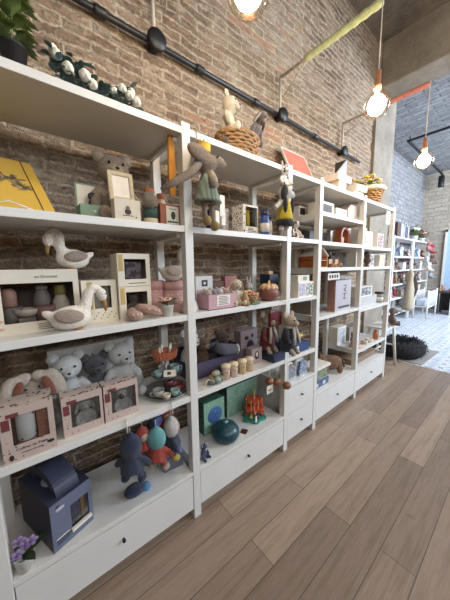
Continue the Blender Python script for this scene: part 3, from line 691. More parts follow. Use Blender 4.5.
MB().lathe([(.052, .098), (.058, .07), (.05, .05), (.04, .055)], DOGB, seg=22).build('petticoat', t); MB().tube([(0, .03, .26), (.01, .035, .3)], .002, CORD, 5).build('hanging_loop', t)
plush('cow_plush', 'small brown and white plush sitting in the narrow bay, second board', 'plush toy', (1.62, .09, AA), .15, DOT('cow_print', (206, 190, 176), (104, 70, 62), 40, .45, rough=.95), -.1, DOGW)

# ================================================================ third board, first bay
IVB = M('ivory_card', (220, 210, 192), .55, .03, 10); WINL = M('grey_lining', (134, 124, 116), .6)
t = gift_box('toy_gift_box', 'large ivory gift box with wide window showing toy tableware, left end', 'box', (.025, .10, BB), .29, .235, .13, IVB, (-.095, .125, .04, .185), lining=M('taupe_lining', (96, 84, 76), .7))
text('en Douceur', .015, INK, 'lettering', t, (.04, -.0006, .208)); 
b = MB().box(-.135, -.1, -.001, 0, .205, .228, GOLD); b.box(-.142, -.125, -.001, 0, .12, .15, GOLD); b.build('gold_label', t)
b = MB(); PKI = M('rose_ink', (206, 160, 140), .7)
for k in range(9): b.leaf((-.12, -.001, .02+.005*k), (math.cos(k*1.3), 0, abs(math.sin(k*1.3))+.2), (0, -1, 0), .026, .012, PKI, 0, 0)
for k in range(4): b.box(.0, .055, -.0008, 0, .008+k*.007, .010+k*.007, INK)
b.build('printed_flowers', t)
PKT = M('blush_ceramic', (206, 160, 142), .4); WHT = M('cream_ceramic', (222, 208, 190), .4); GRT = M('grey_ceramic', (152, 140, 134), .45)
def bowl(label, p, r, m, h=None):
    h = h or r*.8; o = MB().lathe([(r*.5, 0), (r*.85, h*.4), (r, h), (r*.94, h), (r*.78, h*.45), (0, h*.15)], m, seg=20).build('toy_bowl', None, p); return tag(o, label, 'bowl')
bowl('cream toy bowl in the large ivory gift box window', W(t, (-.03, .045, .055)), .04, WHT)
bowl('grey toy bowl at left in the large ivory gift box window', W(t, (-.075, .07, .0045)), .035, GRT, .09)
jar('toy_pitcher', 'blush pink toy pitcher in the large ivory gift box window', 'pitcher', W(t, (-.08, .075, .095)), .026, .07, PKT, None, None, .01)
jar('toy_cup', 'mauve toy cup in the middle of the ivory gift box window', 'cup', W(t, (.03, .05, .0045)), .035, .09, M('mauve_ceramic', (150, 112, 112), .5), None, None, .01, neck=.9)
jar('toy_teapot', 'grey toy teapot at the back of the ivory gift box', 'teapot', W(t, (.025, .09, .0045)), .03, .17, GRT, WHT, None, .1)
jar('toy_bottle', 'olive and cream toy bottle at right in the ivory gift box', 'bottle', W(t, (.085, .06, .0045)), .03, .17, WHT, M('olive_lid', (150, 134, 70), .5), None, .25)
solid('box_riser', 'grey riser under the cream toy bowl in the ivory gift box', 'riser', W(t, (-.03, .01, .0045)), .05, .05, .07, GRT, bev=0)
goose('plush goose with drooping head sitting on top of the large ivory gift box', (.168, .17, BB+.235), PI, .145, 'rest')
goose('white plush goose bowing its head at the front of the third board', (.128, .045, BB), 0, .165, 'down')
WBX = M('cream_gift_card', (222, 212, 190), .55, .03, 10)
t = gift_box('cream_gift_box', 'cream gift box with a pale window behind the bowing goose', 'box', (.252, .12, BB), .14, .185, .1, WBX, (-.025, .045, .06, .16), lining=M('linen_lining', (206, 200, 186), .7))
b = MB().box(-.05, -.03, -.001, 0, .06, .178, GOLD); b.build('gold_label', t)
b = MB()
for k in range(14): b.box(-.06+.009*k, -.055+.009*k, -.0008, 0, .015+.012*(k % 3), .02+.012*(k % 3), BEAK)
b.build('printed_leaves', t)
solid('folded_cloth', 'folded linen cloth inside the cream gift box behind the goose', 'cloth', W(t, (.01, .03, .0045)), .07, .155, .03, M('linen_check', (198, 192, 180), .9, .1, 200, .3), bev=.004)
for i, (z, lab, m1, m2) in enumerate([(BB, 'lower of two stacked cream boxes with square windows', 'rose', 'tan'), (BB+.152, 'upper of two stacked cream boxes with square windows', 'plum', 'lilac')]):
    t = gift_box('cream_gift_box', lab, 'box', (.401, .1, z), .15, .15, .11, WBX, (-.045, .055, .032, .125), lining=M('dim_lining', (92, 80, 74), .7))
    MB().box(-.07, -.05, -.001, 0, .07, .145, GOLD).build('gold_label', t)
    MB().box(-.03, .05, -.0008, 0, .012, .015, INK).build('printed_line', t)
    if i: solid('toy_book', 'lilac grey soft book in the upper stacked cream box', 'book', W(t, (.005, .03, .0045)), .08, .11, .03, BLOT('lilac_print', [(92, 78, 84), (150, 132, 136), (176, 160, 158)], 30), bev=.006)
    else: plush('mini_plush', 'grey plush toy in the lower stacked cream box', 'plush toy', W(t, (.005, .06, .0045)), .115, PL('mouse_grey', (134, 120, 110)), 0, None, 'round')
SLIP = PL('blush_knit', (196, 158, 136), (172, 134, 114)); 
t = thing('slipper', 'blush pink baby slipper with white dots, toe to the front', 'slipper', (.372, .04, BB)); b = MB(); b.ell((0, 0, .022), (.036, .035, .022), SLIP); b.ell((.0, .03, .03), (.028, .03, .028), SLIP); b.build('upper', t, fuse=.005)
b = MB(); [b.ell((x, -.03+abs(x)*.35, .032), .004, GWHITE, seg=8, rings=6) for x in (-.018, 0, .018)]; b.build('dots', t)
t = thing('slipper', 'blush pink baby slipper leaning on its side next to the flower pot', 'slipper', (.44, .045, BB)); b = MB(); b.tube([(-.05, .01, .06), (-.02, .0, .05), (.02, -.002, .036), (.055, -.005, .02)], [.016, .024, .024, .014], SLIP); b.ell((-.045, .02, .035), (.02, .025, .033), SLIP); b.build('upper', t, fuse=.005)
b = MB(); [b.ell((x, -.027, z), .004, GWHITE, seg=8, rings=6) for x, z in ((-.01, .05), (.015, .042), (.035, .035))]; b.build('dots', t)
ROSEC = M('rose_tin', (208, 160, 152), .6, .05, 30)
for (x, y, r, h, lab) in [(.545, .2, .042, .168, 'narrow rose pink round box behind the white flower pot'), (.638, .16, .065, .162, 'wide rose pink round box with a goose on its lid')]:
    t = thing('round_box', lab, 'box', (x, y, BB)); MB().lathe([(r*.98, 0), (r*.98, h*.8), (0, h*.8)], ROSEC, seg=28).build('tub', t); MB().lathe([(r, h*.72), (r, h), (0, h)], ROSEC, seg=28).build('lid', t)
    MB().lathe([(r*1.004, h*.2), (r*1.004, h*.6)], DOT('rose_floral_%d' % int(r*1000), (208, 160, 152), (226, 200, 186), 70, .35), seg=28).build('printed_band', t)
goose('plush goose holding its head up on the wide rose pink round box', (.615, .14, BB+.162), .1, .15, 'up', PL('goose_blush', (222, 206, 188)), PL('goose_blush_wing', (206, 180, 158)))
potted('flower_pot', 'small white pot of pale pink flowers at the front of the third board', (.532, .045, BB), .03, .055, M('white_ceramic', (222, 218, 210), .4), M('dusky_leaf', (88, 96, 74), .6, .3), 22, .045, .014, M('blush_flower', (220, 180, 160), .8), 9, .011, 1, .35)
t = thing('table_lamp', 'small white lamp base with wire cage partly behind the white post', 'lamp', (.69, .105, BB)); MB().lathe([(.05, 0), (.052, .006), (.04, .05), (.036, .055), (0, .057)], M('white_ceramic', (222, 218, 210)), seg=24).build('base', t)
b = MB()
for k in range(6):
    a = k*PI/3; b.tube([(math.cos(a)*.012, math.sin(a)*.012, .056), (math.cos(a)*.036, math.sin(a)*.036, .1), (math.cos(a)*.012, math.sin(a)*.012, .14)], .0016, BLACK, 5)
b.build('wire_cage', t)

# ================================================================ third board, second and third bays
t = gift_box('white_toy_box', 'rounded white box with a black square emblem, back left of second bay', 'box', (.885, .24, BB), .13, .18, .06, M('dove_card', (206, 202, 194), .5)); MB().box(-.02, .025, -.001, 0, .115, .155, INK).build('emblem', t); MB().box(-.006, .01, -.0016, -.001, .128, .142, CARDW).build('emblem_figure', t)
solid('brown_box', 'brown box behind the pink fabric basket', 'box', (1.0, .25, BB), .1, .14, .06, M('walnut_card', (98, 66, 50), .6))
PKF = M('mauve_felt', (190, 152, 158), .9, .06, 60, .2)
t = thing('felt_basket', 'mauve pink felt basket with a white printed label', 'basket', (.862, .02, BB)); b = MB(); w_, d_, h_ = .2, .12, .085; k = .004
b.box(-w_/2, w_/2, 0, k, 0, h_, PKF); b.box(-w_/2, w_/2, d_-k, d_, 0, h_+.02, PKF); b.box(-w_/2, -w_/2+k, k, d_-k, 0, h_, PKF); b.box(w_/2-k, w_/2, k, d_-k, 0, h_, PKF); b.box(-w_/2, w_/2, 0, d_, 0, k, PKF); b.build('tub', t)
MB().box(-.045, .05, -.0015, 0, .02, .078, CARDW).build('paper_label', t); b = MB()
for k in range(6): b.box(-.035+.004*(k % 2), .04-.006*(k % 3), -.0022, -.0015, .026+k*.0085, .029+k*.0085, INK)
b.build('printed_lines', t)
for k, (x, y, m, lab) in enumerate([(-.07, .05, PL('tiny_beige', (210, 190, 166)), 'tiny beige plush at the left in the mauve felt basket'), (-.025, .06, PL('tiny_grey', (150, 146, 150)), 'tiny grey plush second from the left in the felt basket'), (.02, .06, PL('tiny_white', (224, 214, 204)), 'tiny white plush second from the right in the felt basket'), (.065, .055, PL('tiny_pink', (214, 176, 166)), 'tiny pink plush at the right in the mauve felt basket')]):
    plush('mini_plush', lab, 'plush toy', W(t, (x, y, .005)), .118, m, .1*k-.2, None, 'round', limbs=False)
plush('lamb_plush', 'cream and tan plush doll standing right of the mauve felt basket', 'plush toy', (1.0, .065, BB), .175, PL('lamb_cream', (230, 212, 184)), -.2, None, 'long', inner=PL('lamb_tan', (176, 136, 92)), slim=.9)
t = thing('paper_cone', 'kraft paper cone in front of the cream plush doll', 'cone', (1.035, .022, BB)); MB().lathe([(.03, 0), (.024, .03), (.012, .075), (.006, .08), (0, .08)], M('kraft_paper', (160, 126, 86), .7), seg=18).build('cone', t)
t = basket('small_basket', 'small tan basket filled with toy blossoms on a green mat', (1.115, .07, BB+.006), .04, .056, .06, WICK2, 1.15, .9, 5)
o = MB().lathe([(.0, 0), (.075, 0), (.078, .002), (.075, .005), (0, .005)], M('green_felt', (88, 128, 72), .9), seg=24).build('green_mat', None, (1.11, .07, BB)); tag(o, 'round green felt mat under the small basket of toy blossoms', 'mat')
for k in range(7):
    a = k*.9; c = (1.115+math.cos(a)*.03*(k > 0), .07+math.sin(a)*.025*(k > 0), BB+.06+.012*(k % 2)); f = MB(); m = (CORF, PALEF, M('rose_petal', (206, 120, 110), .8))[k % 3]
    for p in range(5): f.ell((math.cos(p*1.257)*.011, math.sin(p*1.257)*.011, .002), (.009, .008, .008), m, (0, 0, p), 8, 6)
    f.ell((0, 0, .006), .008, YEL, seg=8, rings=6); tag(f.build('toy_blossom', None, c), 'toy blossom in the small tan basket on the green mat', 'toy flower', 'toy blossoms in the small basket')
plush('white_plush', 'small white plush peeking from behind the basket of toy blossoms', 'plush toy', (1.2, .16, BB), .14, PL('snow_plush', (224, 216, 208)), 0, None, 'up')
t = thing('round_bag', 'round dusky rose bag with a tan scalloped top and bow', 'bag', (1.31, .075, BB)); MB().lathe([(.02, 0), (.05, .008), (.068, .035), (.07, .06), (.058, .09), (.03, .108), (0, .112)], M('dusky_rose_leather', (126, 74, 64), .55, .1, 30, .2), seg=26).build('bag_body', t)
c = MB()
for k in range(10):
    a = k*PI/5; c.ell((math.cos(a)*.046, math.sin(a)*.046, .097), (.026, .02, .014), M('tan_leather', (212, 174, 130), .6), (0, .75, a), 10, 6)
c.ell((0, 0, .108), (.036, .036, .01), M('tan_leather', (212, 174, 130))); c.build('scalloped_flap', t)
MB().tube([(0, 0, .11), (.004, 0, .14)], [.012, .005], M('tan_leather', (212, 174, 130))).build('knot', t)
solid('pink_box', 'dusky pink box at the back wall side, behind the white plush', 'box', (1.15, .29, BB), .11, .17, .05, M('dusky_pink_card', (164, 108, 106), .6))
t = solid('navy_box', 'dark navy box standing behind the white post, third board of the narrow bay', 'box', (1.515, .2, BB), .105, .175, .1, M('navy_card', (34, 40, 58), .5))
solid('wooden_block', 'small pale wooden block lying on top of the dark navy box', 'block', (1.5, .22, BB+.175), .05, .025, .04, M('pale_wood', (196, 164, 120), .5))
PIC = BLOT('green_picture', [(196, 204, 190), (86, 124, 96), (206, 196, 190), (52, 74, 66), (210, 206, 202)], 26)
t = gift_box('picture_box', 'white box with a green picture in the narrow bay, third board', 'box', (1.68, .02, BB), .2, .115, .1, CARDW); MB().box(.0, .09, -.001, 0, .01, .1, PIC).build('picture', t); MB().box(-.09, -.01, -.001, 0, .01, .1, BLOT('lilac_picture', [(200, 190, 204), (170, 160, 186), (216, 210, 208)], 40)).build('picture', t)
t = gift_box('flat_box', 'pale flat box on top of the white box with the green picture', 'box', (1.66, .03, BB+.115), .15, .05, .08, IVB); MB().box(-.01, .04, -.001, 0, .01, .04, SAGE).build('printed_patch', t)

# ================================================================ fourth board, first bay
PKB = DOT('pink_spotted_card', (186, 166, 156), (70, 50, 48), 65, .2, (190, 130, 120)); PKB_T = DOT('pink_top_card', (196, 178, 167), (44, 36, 38), 55, .33)
WINE = M('wine_print', (110, 52, 54), .7, .1, 40)
def pink_box(label, loc, w, h, d, win, rz=0, dark=None):
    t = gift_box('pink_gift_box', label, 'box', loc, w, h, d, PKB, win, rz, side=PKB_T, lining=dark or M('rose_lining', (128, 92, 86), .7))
    b = MB().box(win[0]-.012, win[0]+.022, -.001, 0, win[3]-.002, win[3]+.012, WINE); b.box(-w/2+.004, win[0]-.004, -.001, 0, win[3]-.045, win[3]-.005, WINE); b.build('wine_label', t); return t
t = pink_box('large pink spotted gift box of rolled cloths, left end of the fourth board', (-.037, .012, CC), .152, .2, .1, (-.046, .058, .06, .168))
text('Coffret de Paula', .014, INK, 'lettering', t, (.004, -.0006, .044)); text('rouleaux de coton', .0085, INK, 'lettering', t, (.004, -.0006, .028))
b = MB(); b.ell((.058, -.0008, .035), (.012, .0006, .007), INK, seg=12, rings=4); b.ell((-.055, -.0008, .02), (.007, .0006, .012), INK, seg=12, rings=4); b.build('printed_animals', t)
tag(MB().lathe([(.026, 0), (.029, .004), (.029, .105), (.02, .11), (0, .108)], DOT('panda_muslin', (228, 226, 222), (52, 52, 58), 34, .26, (150, 140, 136), .9), seg=22).build('muslin_roll', None, W(t, (-.008, .038, .06))), 'white muslin roll with small animals in the large pink gift box', 'cloth')
solid('folded_cloth', 'wine red cloth at left in the large pink gift box', 'cloth', W(t, (-.055, .03, .0045)), .034, .165, .05, PL('wine_cloth', (110, 56, 52)), bev=.006)
solid('folded_cloth', 'dusty rose spotted cloth at right in the large pink gift box', 'cloth', W(t, (.045, .02, .0045)), .042, .168, .06, DOT('rose_cloth', (176, 118, 102), (214, 170, 150), 90, .3, rough=.9), bev=.006)
solid('box_riser', 'pink card riser under the white muslin roll', 'riser', W(t, (-.008, .012, .0045)), .055, .055, .06, M('rose_lining', (128, 92, 86)), bev=0)
PSG = PL('pale_slate_plush', (216, 216, 210), (190, 190, 184)); 
for i, (x, lab, lab2) in enumerate([(.138, 'small pink gift box with window, left of the pair', 'pale grey plush rabbit in the left of the two small pink boxes'), (.29, 'small pink gift box with window, right of the pair', 'pale grey plush bear in the right of the two small pink boxes')]):
    t = pink_box(lab, (x, .042, CC), .146, .165, .075, (-.044, .062, .034, .138), dark=M('slate_lining', (172, 176, 170), .7))
    if i: MB().lathe([(0, -.002), (.012, -.0015), (.012, 0), (0, 0)], INK, (.0, 0, .1), 14, (-PI/2, 0, 0)).build('sticker', t)
    plush('mini_plush', lab2, 'plush toy', W(t, (.012, .045, .0045)), .125, PSG, 0, None, 'round' if i else 'long')
LT = PL('linen_plush', (206, 190, 172), (176, 160, 142)); RUST = PL('rust_plush', (136, 72, 48))
t = plush('floppy_rabbit', 'floppy beige rabbit with wide rust-lined ears behind the large pink gift box', 'plush toy', (-.02, .21, CC), .25, LT, .1, None, 'none')
for g in (-1, 1):
    e = MB(); e.ell((g*.035, -.04, .232), (.04, .022, .026), LT, (0, g*.5, 0)); e.ell((g*.082, -.06, .19), (.03, .02, .065), LT, (0, -g*.25, 0)); e.ell((g*.062, -.05, .225), (.034, .022, .034), LT); e.build('ear', t, fuse=.006)
    e = MB(); e.ell((g*.05, -.074, .195), (.018, .012, .05), RUST, (0, -g*.3, 0)); e.build('ear_lining', t)
plush('bear_plush', 'pale grey plush bear sitting behind the left small pink box', 'plush toy', (.115, .255, CC), .3, PL('mist_plush', (206, 206, 202), (182, 182, 178)), 0, None, 'round')
plush('bear_plush', 'dark charcoal plush toy between the two pale grey plush bears', 'plush toy', (.232, .26, CC), .27, PL('charcoal_plush', (74, 72, 76), (52, 50, 54)), .1, None, 'round', slim=.95)
plush('bear_plush', 'pale grey plush bear left of the tiered tray, behind the right small pink box', 'plush toy', (.352, .255, CC), .31, PL('fog_plush', (204, 204, 200), (180, 180, 176)), .15, None, 'round')
t = gift_box('patterned_box', 'wide grey-white patterned box against the wall behind the plush bears', 'box', (.25, .335, CC), .4, .285, .035, DOT('faint_print', (204, 200, 192), (150, 120, 100), 32, .2, (110, 112, 112)))
# tiered tray
PEW = M('pewter', (136, 134, 128), .35, .15, 40, .1, .7)
t = thing('tiered_tray', 'round two-tier pewter tray laden with tiny toy cups', 'tray', (.545, .125, CC))
MB().lathe([(.05, 0), (.1, .002), (.118, .016), (.12, .022), (.115, .02), (.1, .007), (0, .006)], PEW, seg=36).build('lower_tray', t)
MB().lathe([(.0, .098), (.07, .1), (.082, .112), (.084, .117), (.08, .115), (.07, .105), (0, .104)], PEW, seg=32).build('upper_tray', t)
MB().tube([(0, 0, .005), (0, 0, .19)], .006, PEW).build('stem', t)
CUPC = [M('pale_teal_ceramic', (138, 164, 158), .4), M('oat_ceramic', (200, 188, 168), .4), M('wine_ceramic', (118, 52, 50), .4), M('stone_ceramic', (160, 156, 148), .4)]
def cup(label, p, r, m, a=0, h=None):
    h = h or r*1.3; t = thing('toy_cup', label, 'cup', p, a); MB().lathe([(r*.6, 0), (r*.9, h*.3), (r, h), (r*.92, h), (r*.82, h*.35), (0, h*.1)], m, seg=16).build('cup', t)
    MB().tube([(r*.95, 0, h*.8), (r*1.45, 0, h*.7), (r*1.4, 0, h*.35), (r*.85, 0, h*.25)], r*.13, m, 6).build('handle', t); return t
cup('pale teal toy cup at the left on the upper tray', W(t, (-.048, -.015, .105)), .024, CUPC[0], 2.5)
cup('pale teal toy cup at the right on the upper tray', W(t, (.042, -.02, .105)), .026, CUPC[0], -.3, .045)
cup('oat coloured toy cup at the front of the upper tray', W(t, (.004, -.05, .105)), .02, CUPC[1], -.8)
cup('stone grey toy cup at the back of the upper tray', W(t, (.0, .045, .105)), .022, CUPC[3], 1)
cup('wine red toy cup on the right of the lower tray', W(t, (.05, -.035, .008)), .03, CUPC[2], -.4)
cup('pale teal toy cup at the front of the lower tray', W(t, (.012, -.075, .008)), .026, CUPC[0], -1.2)
cup('stone grey toy cup on the left of the lower tray', W(t, (-.06, -.03, .008)), .03, CUPC[3], 3)
cup('oat coloured toy cup at the front left of the lower tray', W(t, (-.038, -.078, .008)), .02, CUPC[1], 2.6)
cup('wine red toy cup behind the stem on the lower tray', W(t, (.03, .045, .008)), .028, CUPC[2], .8)
o = MB().box(-.03, .03, 0, .003, 0, .034, CARDW).build('price_card', None, W(t, (-.015, -.074, .118)), (-.6, 0, -.5)); tag(o, 'white price card with a black mark leaning on the upper tray', 'card'); MB().box(-.012, .006, -.001, 0, .01, .024, INK).build('printed_mark', o)
t2 = thing('cake_mould', 'terracotta fluted cake mould with tiny candles atop the tiered tray', 'cake', W(t, (0, 0, .19)))
b = MB(); prof = []
n = 40; vs, fs = [], []
for z, r in ((0, .04), (.004, .05), (.045, .058), (.046, .05), (.03, .0)):
    for k in range(n): vs.append(((r+(.003 if k % 2 else 0)*(r > .01))*math.cos(2*PI*k/n)*1.15, (r+(.003 if k % 2 else 0)*(r > .01))*math.sin(2*PI*k/n)*.9, z))
for j in range(4):
    for k in range(n): fs.append((j*n+k, j*n+(k+1) % n, (j+1)*n+(k+1) % n, (j+1)*n+k))
b.add(vs, fs, M('terracotta_clay', (176, 104, 72), .7, .1, 40, .2)); b.build('mould', t2)
for (x, y) in ((-.035, -.01), (-.01, .02), (.02, -.015), (.04, .015)): MB().tube([(x, y, .03), (x, y, .066), (x, y, .074)], [.007, .006, .001], M('candle_wax', (226, 214, 196), .5), 8).build('candle', t2)

# ================================================================ fourth board, second and third bays
PLUM = M('plum_felt', (74, 64, 84), .85, .06, 40, .2)
t = thing('felt_crate', 'low dark plum crate full of plush animals on the fourth board', 'crate', (.9, .14, CC)); b = MB(); w_, d_, h_, k = .4, .19, .1, .006
b.box(-w_/2, w_/2, 0, k, 0, h_, PLUM); b.box(-w_/2, w_/2, d_-k, d_, 0, h_+.06, PLUM); b.box(-w_/2, -w_/2+k, k, d_-k, 0, h_, PLUM); b.box(w_/2-k, w_/2, k, d_-k, 0, h_+.05, PLUM); b.box(-w_/2+k, w_/2-k, k, d_-k, 0, k, PLUM); b.build('crate', t)
plush('white_plush', 'white plush rabbit at the left end of the plum crate', 'plush toy', W(t, (-.14, .1, .007)), .3, PL('pearl_plush', (206, 204, 200)), .3, None, 'round', limbs=False)
plush('monkey_plush', 'brown plush monkey at the left in the plum crate', 'plush toy', W(t, (-.045, .09, .007)), .24, PL('cocoa_plush', (96, 68, 48)), .1, PL('cocoa_pale', (150, 116, 84)), 'round', limbs=False)
plush('elephant_plush', 'slate grey plush elephant in the middle of the plum crate', 'plush toy', W(t, (.04, .1, .007)), .18, PL('slate_plush', (86, 86, 92)), -.1, None, 'round', limbs=False)
plush('bear_plush', 'dark brown plush bear at the right in the plum crate', 'plush toy', W(t, (.125, .1, .007)), .25, PL('umber_plush', (84, 60, 46)), -.2, None, 'round', limbs=False)
o = MB(); o.tube([(-.1, 0, .05), (-.04, -.005, .025), (.02, -.008, .015), (.06, -.01, .012)], [.03, .04, .036, .026], PL('steel_plush', (92, 92, 104))); o.ell((.065, -.012, .01), (.014, .02, .034), GWHITE); tag(o.build('seal_plush', None, W(t, (.09, -.006, .122)), (0, 0, 0)), 'dusky grey plush seal with a white face draped over the crate front', 'plush toy')
t = gift_box('mauve_gift_box', 'tall mauve grey gift box with a dark picture on the fourth board', 'box', (1.235, .19, CC), .17, .215, .07, M('mauve_grey_card', (152, 136, 140), .6)); b = MB(); b.ell((.01, -.001, .09), (.04, .0008, .05), M('aubergine_ink', (66, 46, 60), .7), seg=14, rings=4); b.ell((-.03, -.0015, .16), (.02, .0008, .014), INK, seg=12, rings=4); b.ell((.03, -.0015, .17), (.012, .0008, .016), INK, seg=12, rings=4); b.build('printed_picture', t)
t = gift_box('mauve_gift_box', 'small pale mauve box in front of the tall mauve grey gift box', 'box', (1.205, .085, CC), .1, .11, .06, M('pale_mauve_card', (180, 162, 162), .6)); b = MB(); b.ell((.0, -.001, .06), (.022, .0008, .03), M('aubergine_ink', (66, 46, 60)), seg=14, rings=4); b.ell((.0, -.0015, .065), (.012, .0008, .018), CARDW, seg=12, rings=4); b.build('printed_picture', t)
t = thing('teether_toy', 'cluster of grey-green rounded wooden beads with a white cord', 'toy', (.805, .04, CC))
for (x, y, z, r, m) in [(-.03, -.01, .022, .022, 0), (.005, -.018, .024, .024, 1), (.035, -.01, .022, .022, 0), (-.012, .014, .03, .022, 2), (.022, .012, .05, .022, 1), (-.006, -.006, .06, .018, 2)]:
    MB().ell((x, y, z), (r, r, r*.9), (M('sage_wood', (110, 110, 94), .5), M('mint_wood', (136, 146, 130), .5), M('maple_wood', (160, 136, 104), .5))[m]).build('bead', t)
MB().tube([(-.035, -.015, .03), (-.06, -.025, .05), (-.075, -.02, .03), (-.085, -.03, .006), (-.11, -.025, .003)], .0025, CORD, 5).build('cord', t)
for (x, y, lab, c1, c2) in [(.892, .045, 'leftmost of four toy jars at the front of the fourth board', (210, 186, 170), (166, 120, 104)), (.95, .04, 'second from left of four toy jars on the fourth board', (214, 190, 172), (170, 124, 108)), (1.022, .04, 'third from left of four toy jars on the fourth board', (206, 184, 140), (176, 146, 96)), (1.082, .04, 'rightmost of four toy jars at the front of the fourth board', (206, 180, 146), (176, 140, 104))]:
    jar('toy_jar', lab, 'jar', (x, y, CC), .027, .09, DOT('jar_print_%d' % int(x*1000), c1, c2, 60, .45), M('jar_lid_cream', (214, 196, 164), .5), None, .2, neck=.95)
RED = PL('red_cloth', (122, 40, 38), (96, 28, 28)); MOUSE = PL('mouse_beige', (190, 170, 146)); DNAVY = PL('night_cloth', (40, 44, 58), (30, 32, 44)); SCARF = PL('white_scarf', (216, 206, 192))
def doll(label, loc, coat, rz, s=1.0, rot=None):
    t = thing('mouse_doll', label, 'plush toy', loc, rz, None, rot); b = MB(); q = s
    b.ell((0, -.01, .225*q), (.042*q, .042*q, .04*q), MOUSE); b.ell((.0, -.045*q, .215*q), (.024*q, .026*q, .02*q), MOUSE); b.tube([(0, 0, .2*q), (0, 0, .08*q)], [.02*q, .04*q], MOUSE)
    b.tube([(-.02*q, -.01, .08*q), (-.026*q, -.05*q, .035*q), (-.028*q, -.06*q, .02*q)], .015*q, MOUSE); b.tube([(.02*q, -.01, .08*q), (.026*q, -.05*q, .035*q), (.028*q, -.06*q, .02*q)], .015*q, MOUSE); b.build('body', t, fuse=.005)
    MB().lathe([(.022*q, .195*q), (.042*q, .13*q), (.052*q, .06*q), (.05*q, .04*q), (0, .05*q)], coat, seg=20).build('coat', t)
    for g in (-1, 1):
        MB().ell((g*.038*q, 0, .262*q), (.022*q, .01*q, .022*q), MOUSE).build('ear', t); MB().ell((g*.016*q, -.05*q, .235*q), .005*q, EYE, seg=8, rings=6).build('eye', t)
        MB().tube([(g*.03*q, -.01, .18*q), (g*.055*q, -.025*q, .13*q), (g*.05*q, -.04*q, .1*q)], .014*q, coat).build('sleeve', t)
        MB().tube([(g*.012*q, -.042*q, .19*q), (g*.022*q, -.058*q, .14*q), (g*.03*q, -.062*q, .09*q)], .009*q, SCARF).build('scarf_end', t)
    MB().lathe([(.03*q, -.01), (.036*q, 0), (.03*q, .01)], SCARF, (0, -.005, .19*q), 16).build('scarf', t); return t
doll('beige mouse doll in a red coat, sitting near the post on the fourth board', (1.315, .09, CC+.045), RED, -.1, 1.1)
t = doll('pale mouse doll in a dark navy coat hanging in front of the white post', (1.365, -.055, CC+.055), DNAVY, .1, 1.1); MB().tube([(0, 0, .28), (0, .02, .36), (0, .05, BB-CC-.055), (0, .066, BB-CC-.053)], .0022, CORD, 6).build('hanging_loop', t)
solid('navy_cushion', 'folded navy blue cloth under the mouse dolls', 'cloth', (1.345, .0, CC), .12, .06, .14, NAVY, bev=.012)
t = thing('red_pouch', 'red pouch with white loops hanging under the third board by the post', 'pouch', (1.34, .03, BB-.03)); MB().box(-.06, .06, 0, .02, -.15, -.055, M('red_fabric', (108, 30, 36), .8, .1, 50, .2), bev=.004).build('pouch', t)
for x in (-.035, 0, .035): MB().tube([(x-.008, .01, -.06), (x-.01, .0, -.02), (x, 0, -.002), (x+.01, 0, -.02), (x+.008, .01, -.06)], .0035, CARDW, 6).build('loop', t)
BLB = M('blue_book_cloth', (44, 66, 112), .7, .1, 20)
t = solid('blue_box', 'flat blue box with a white square in the narrow bay, fourth board', 'box', (1.635, .02, CC), .22, .07, .2, BLB); MB().box(-.08, -.03, -.001, 0, .015, .055, CARDW).build('white_label', t)
t = thing('toy_ring', 'yellow ring toy with dark centre lying on the flat blue box', 'toy', (1.69, .09, CC+.072)); MB().lathe([(.02, 0), (.042, .002), (.05, .014), (.042, .026), (.02, .026), (.016, .014), (.02, 0)], M('sunny_yellow', (222, 184, 40), .5), seg=24, rot=(-.5, 0, 0), c=(0, 0, .012)).build('ring', t); MB().lathe([(0, .008), (.018, .008), (.018, .018), (0, .018)], EYE, seg=16, rot=(-.5, 0, 0), c=(0, 0, .012)).build('hub', t)
plush('bird_plush', 'tan and grey plush behind the yellow ring on the flat blue box', 'plush toy', (1.58, .12, CC+.07), .14, PL('straw_plush', (176, 154, 110)), 0, None, 'up')
# ================================================================ drawer tops, first and second bays
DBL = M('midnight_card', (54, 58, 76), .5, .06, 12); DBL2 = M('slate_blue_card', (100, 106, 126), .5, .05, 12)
t = thing('blue_gift_carton', 'large dark blue gable box with a handle on the drawer top, left end', 'box', (.066, .042, DD), .36)
w_, d_, h_ = .16, .27, .205; X = w_/2; b = MB(); k = .004
win = (-.008, .066, .045, .15)
b.box(-X, win[0], 0, k, 0, h_, DBL2); b.box(win[1], X, 0, k, 0, h_, DBL2); b.box(win[0], win[1], 0, k, 0, win[2], DBL2); b.box(win[0], win[1], 0, k, win[3], h_, DBL2)
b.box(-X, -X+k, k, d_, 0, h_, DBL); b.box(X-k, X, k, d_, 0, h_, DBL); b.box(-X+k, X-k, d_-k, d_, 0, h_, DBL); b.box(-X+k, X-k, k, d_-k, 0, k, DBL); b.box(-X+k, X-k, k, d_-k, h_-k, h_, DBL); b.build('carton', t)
hb = MB(); n = 18; vs, fs = [], []
for i in range(n+1):
    a = PI*i/n; 
    for (ra, za) in ((.115, .075), (.075, .04)):
        y = d_/2-math.cos(a)*ra; z = h_+math.sin(a)*za
        for xx in (-.045, .045): vs.append((xx, y, z))
for i in range(n):
    o_ = i*4; q = o_+4; fs += [(o_, o_+1, q+1, q), (o_+2, q+2, q+3, o_+3), (o_, q, q+2, o_+2), (o_+1, o_+3, q+3, q+1)]
hb.add(vs, fs, DBL); hb.build('handle', t)
hl = MB(); hl.lathe([(.036, 0), (.046, .002), (.046, .006), (.036, .006)], M('pale_handle_hole', (150, 152, 158), .5), (0, d_/2, h_), 22); hl.build('handle_ring', t)
MB().box(win[0]-.004, win[1]+.004, -.012, 0, win[2]-.01, win[2]+.002, CARDW).build('sill_flap', t)
MB().box(win[0], win[1], .005, .0057, win[2], win[3], PANE).build('window', t)
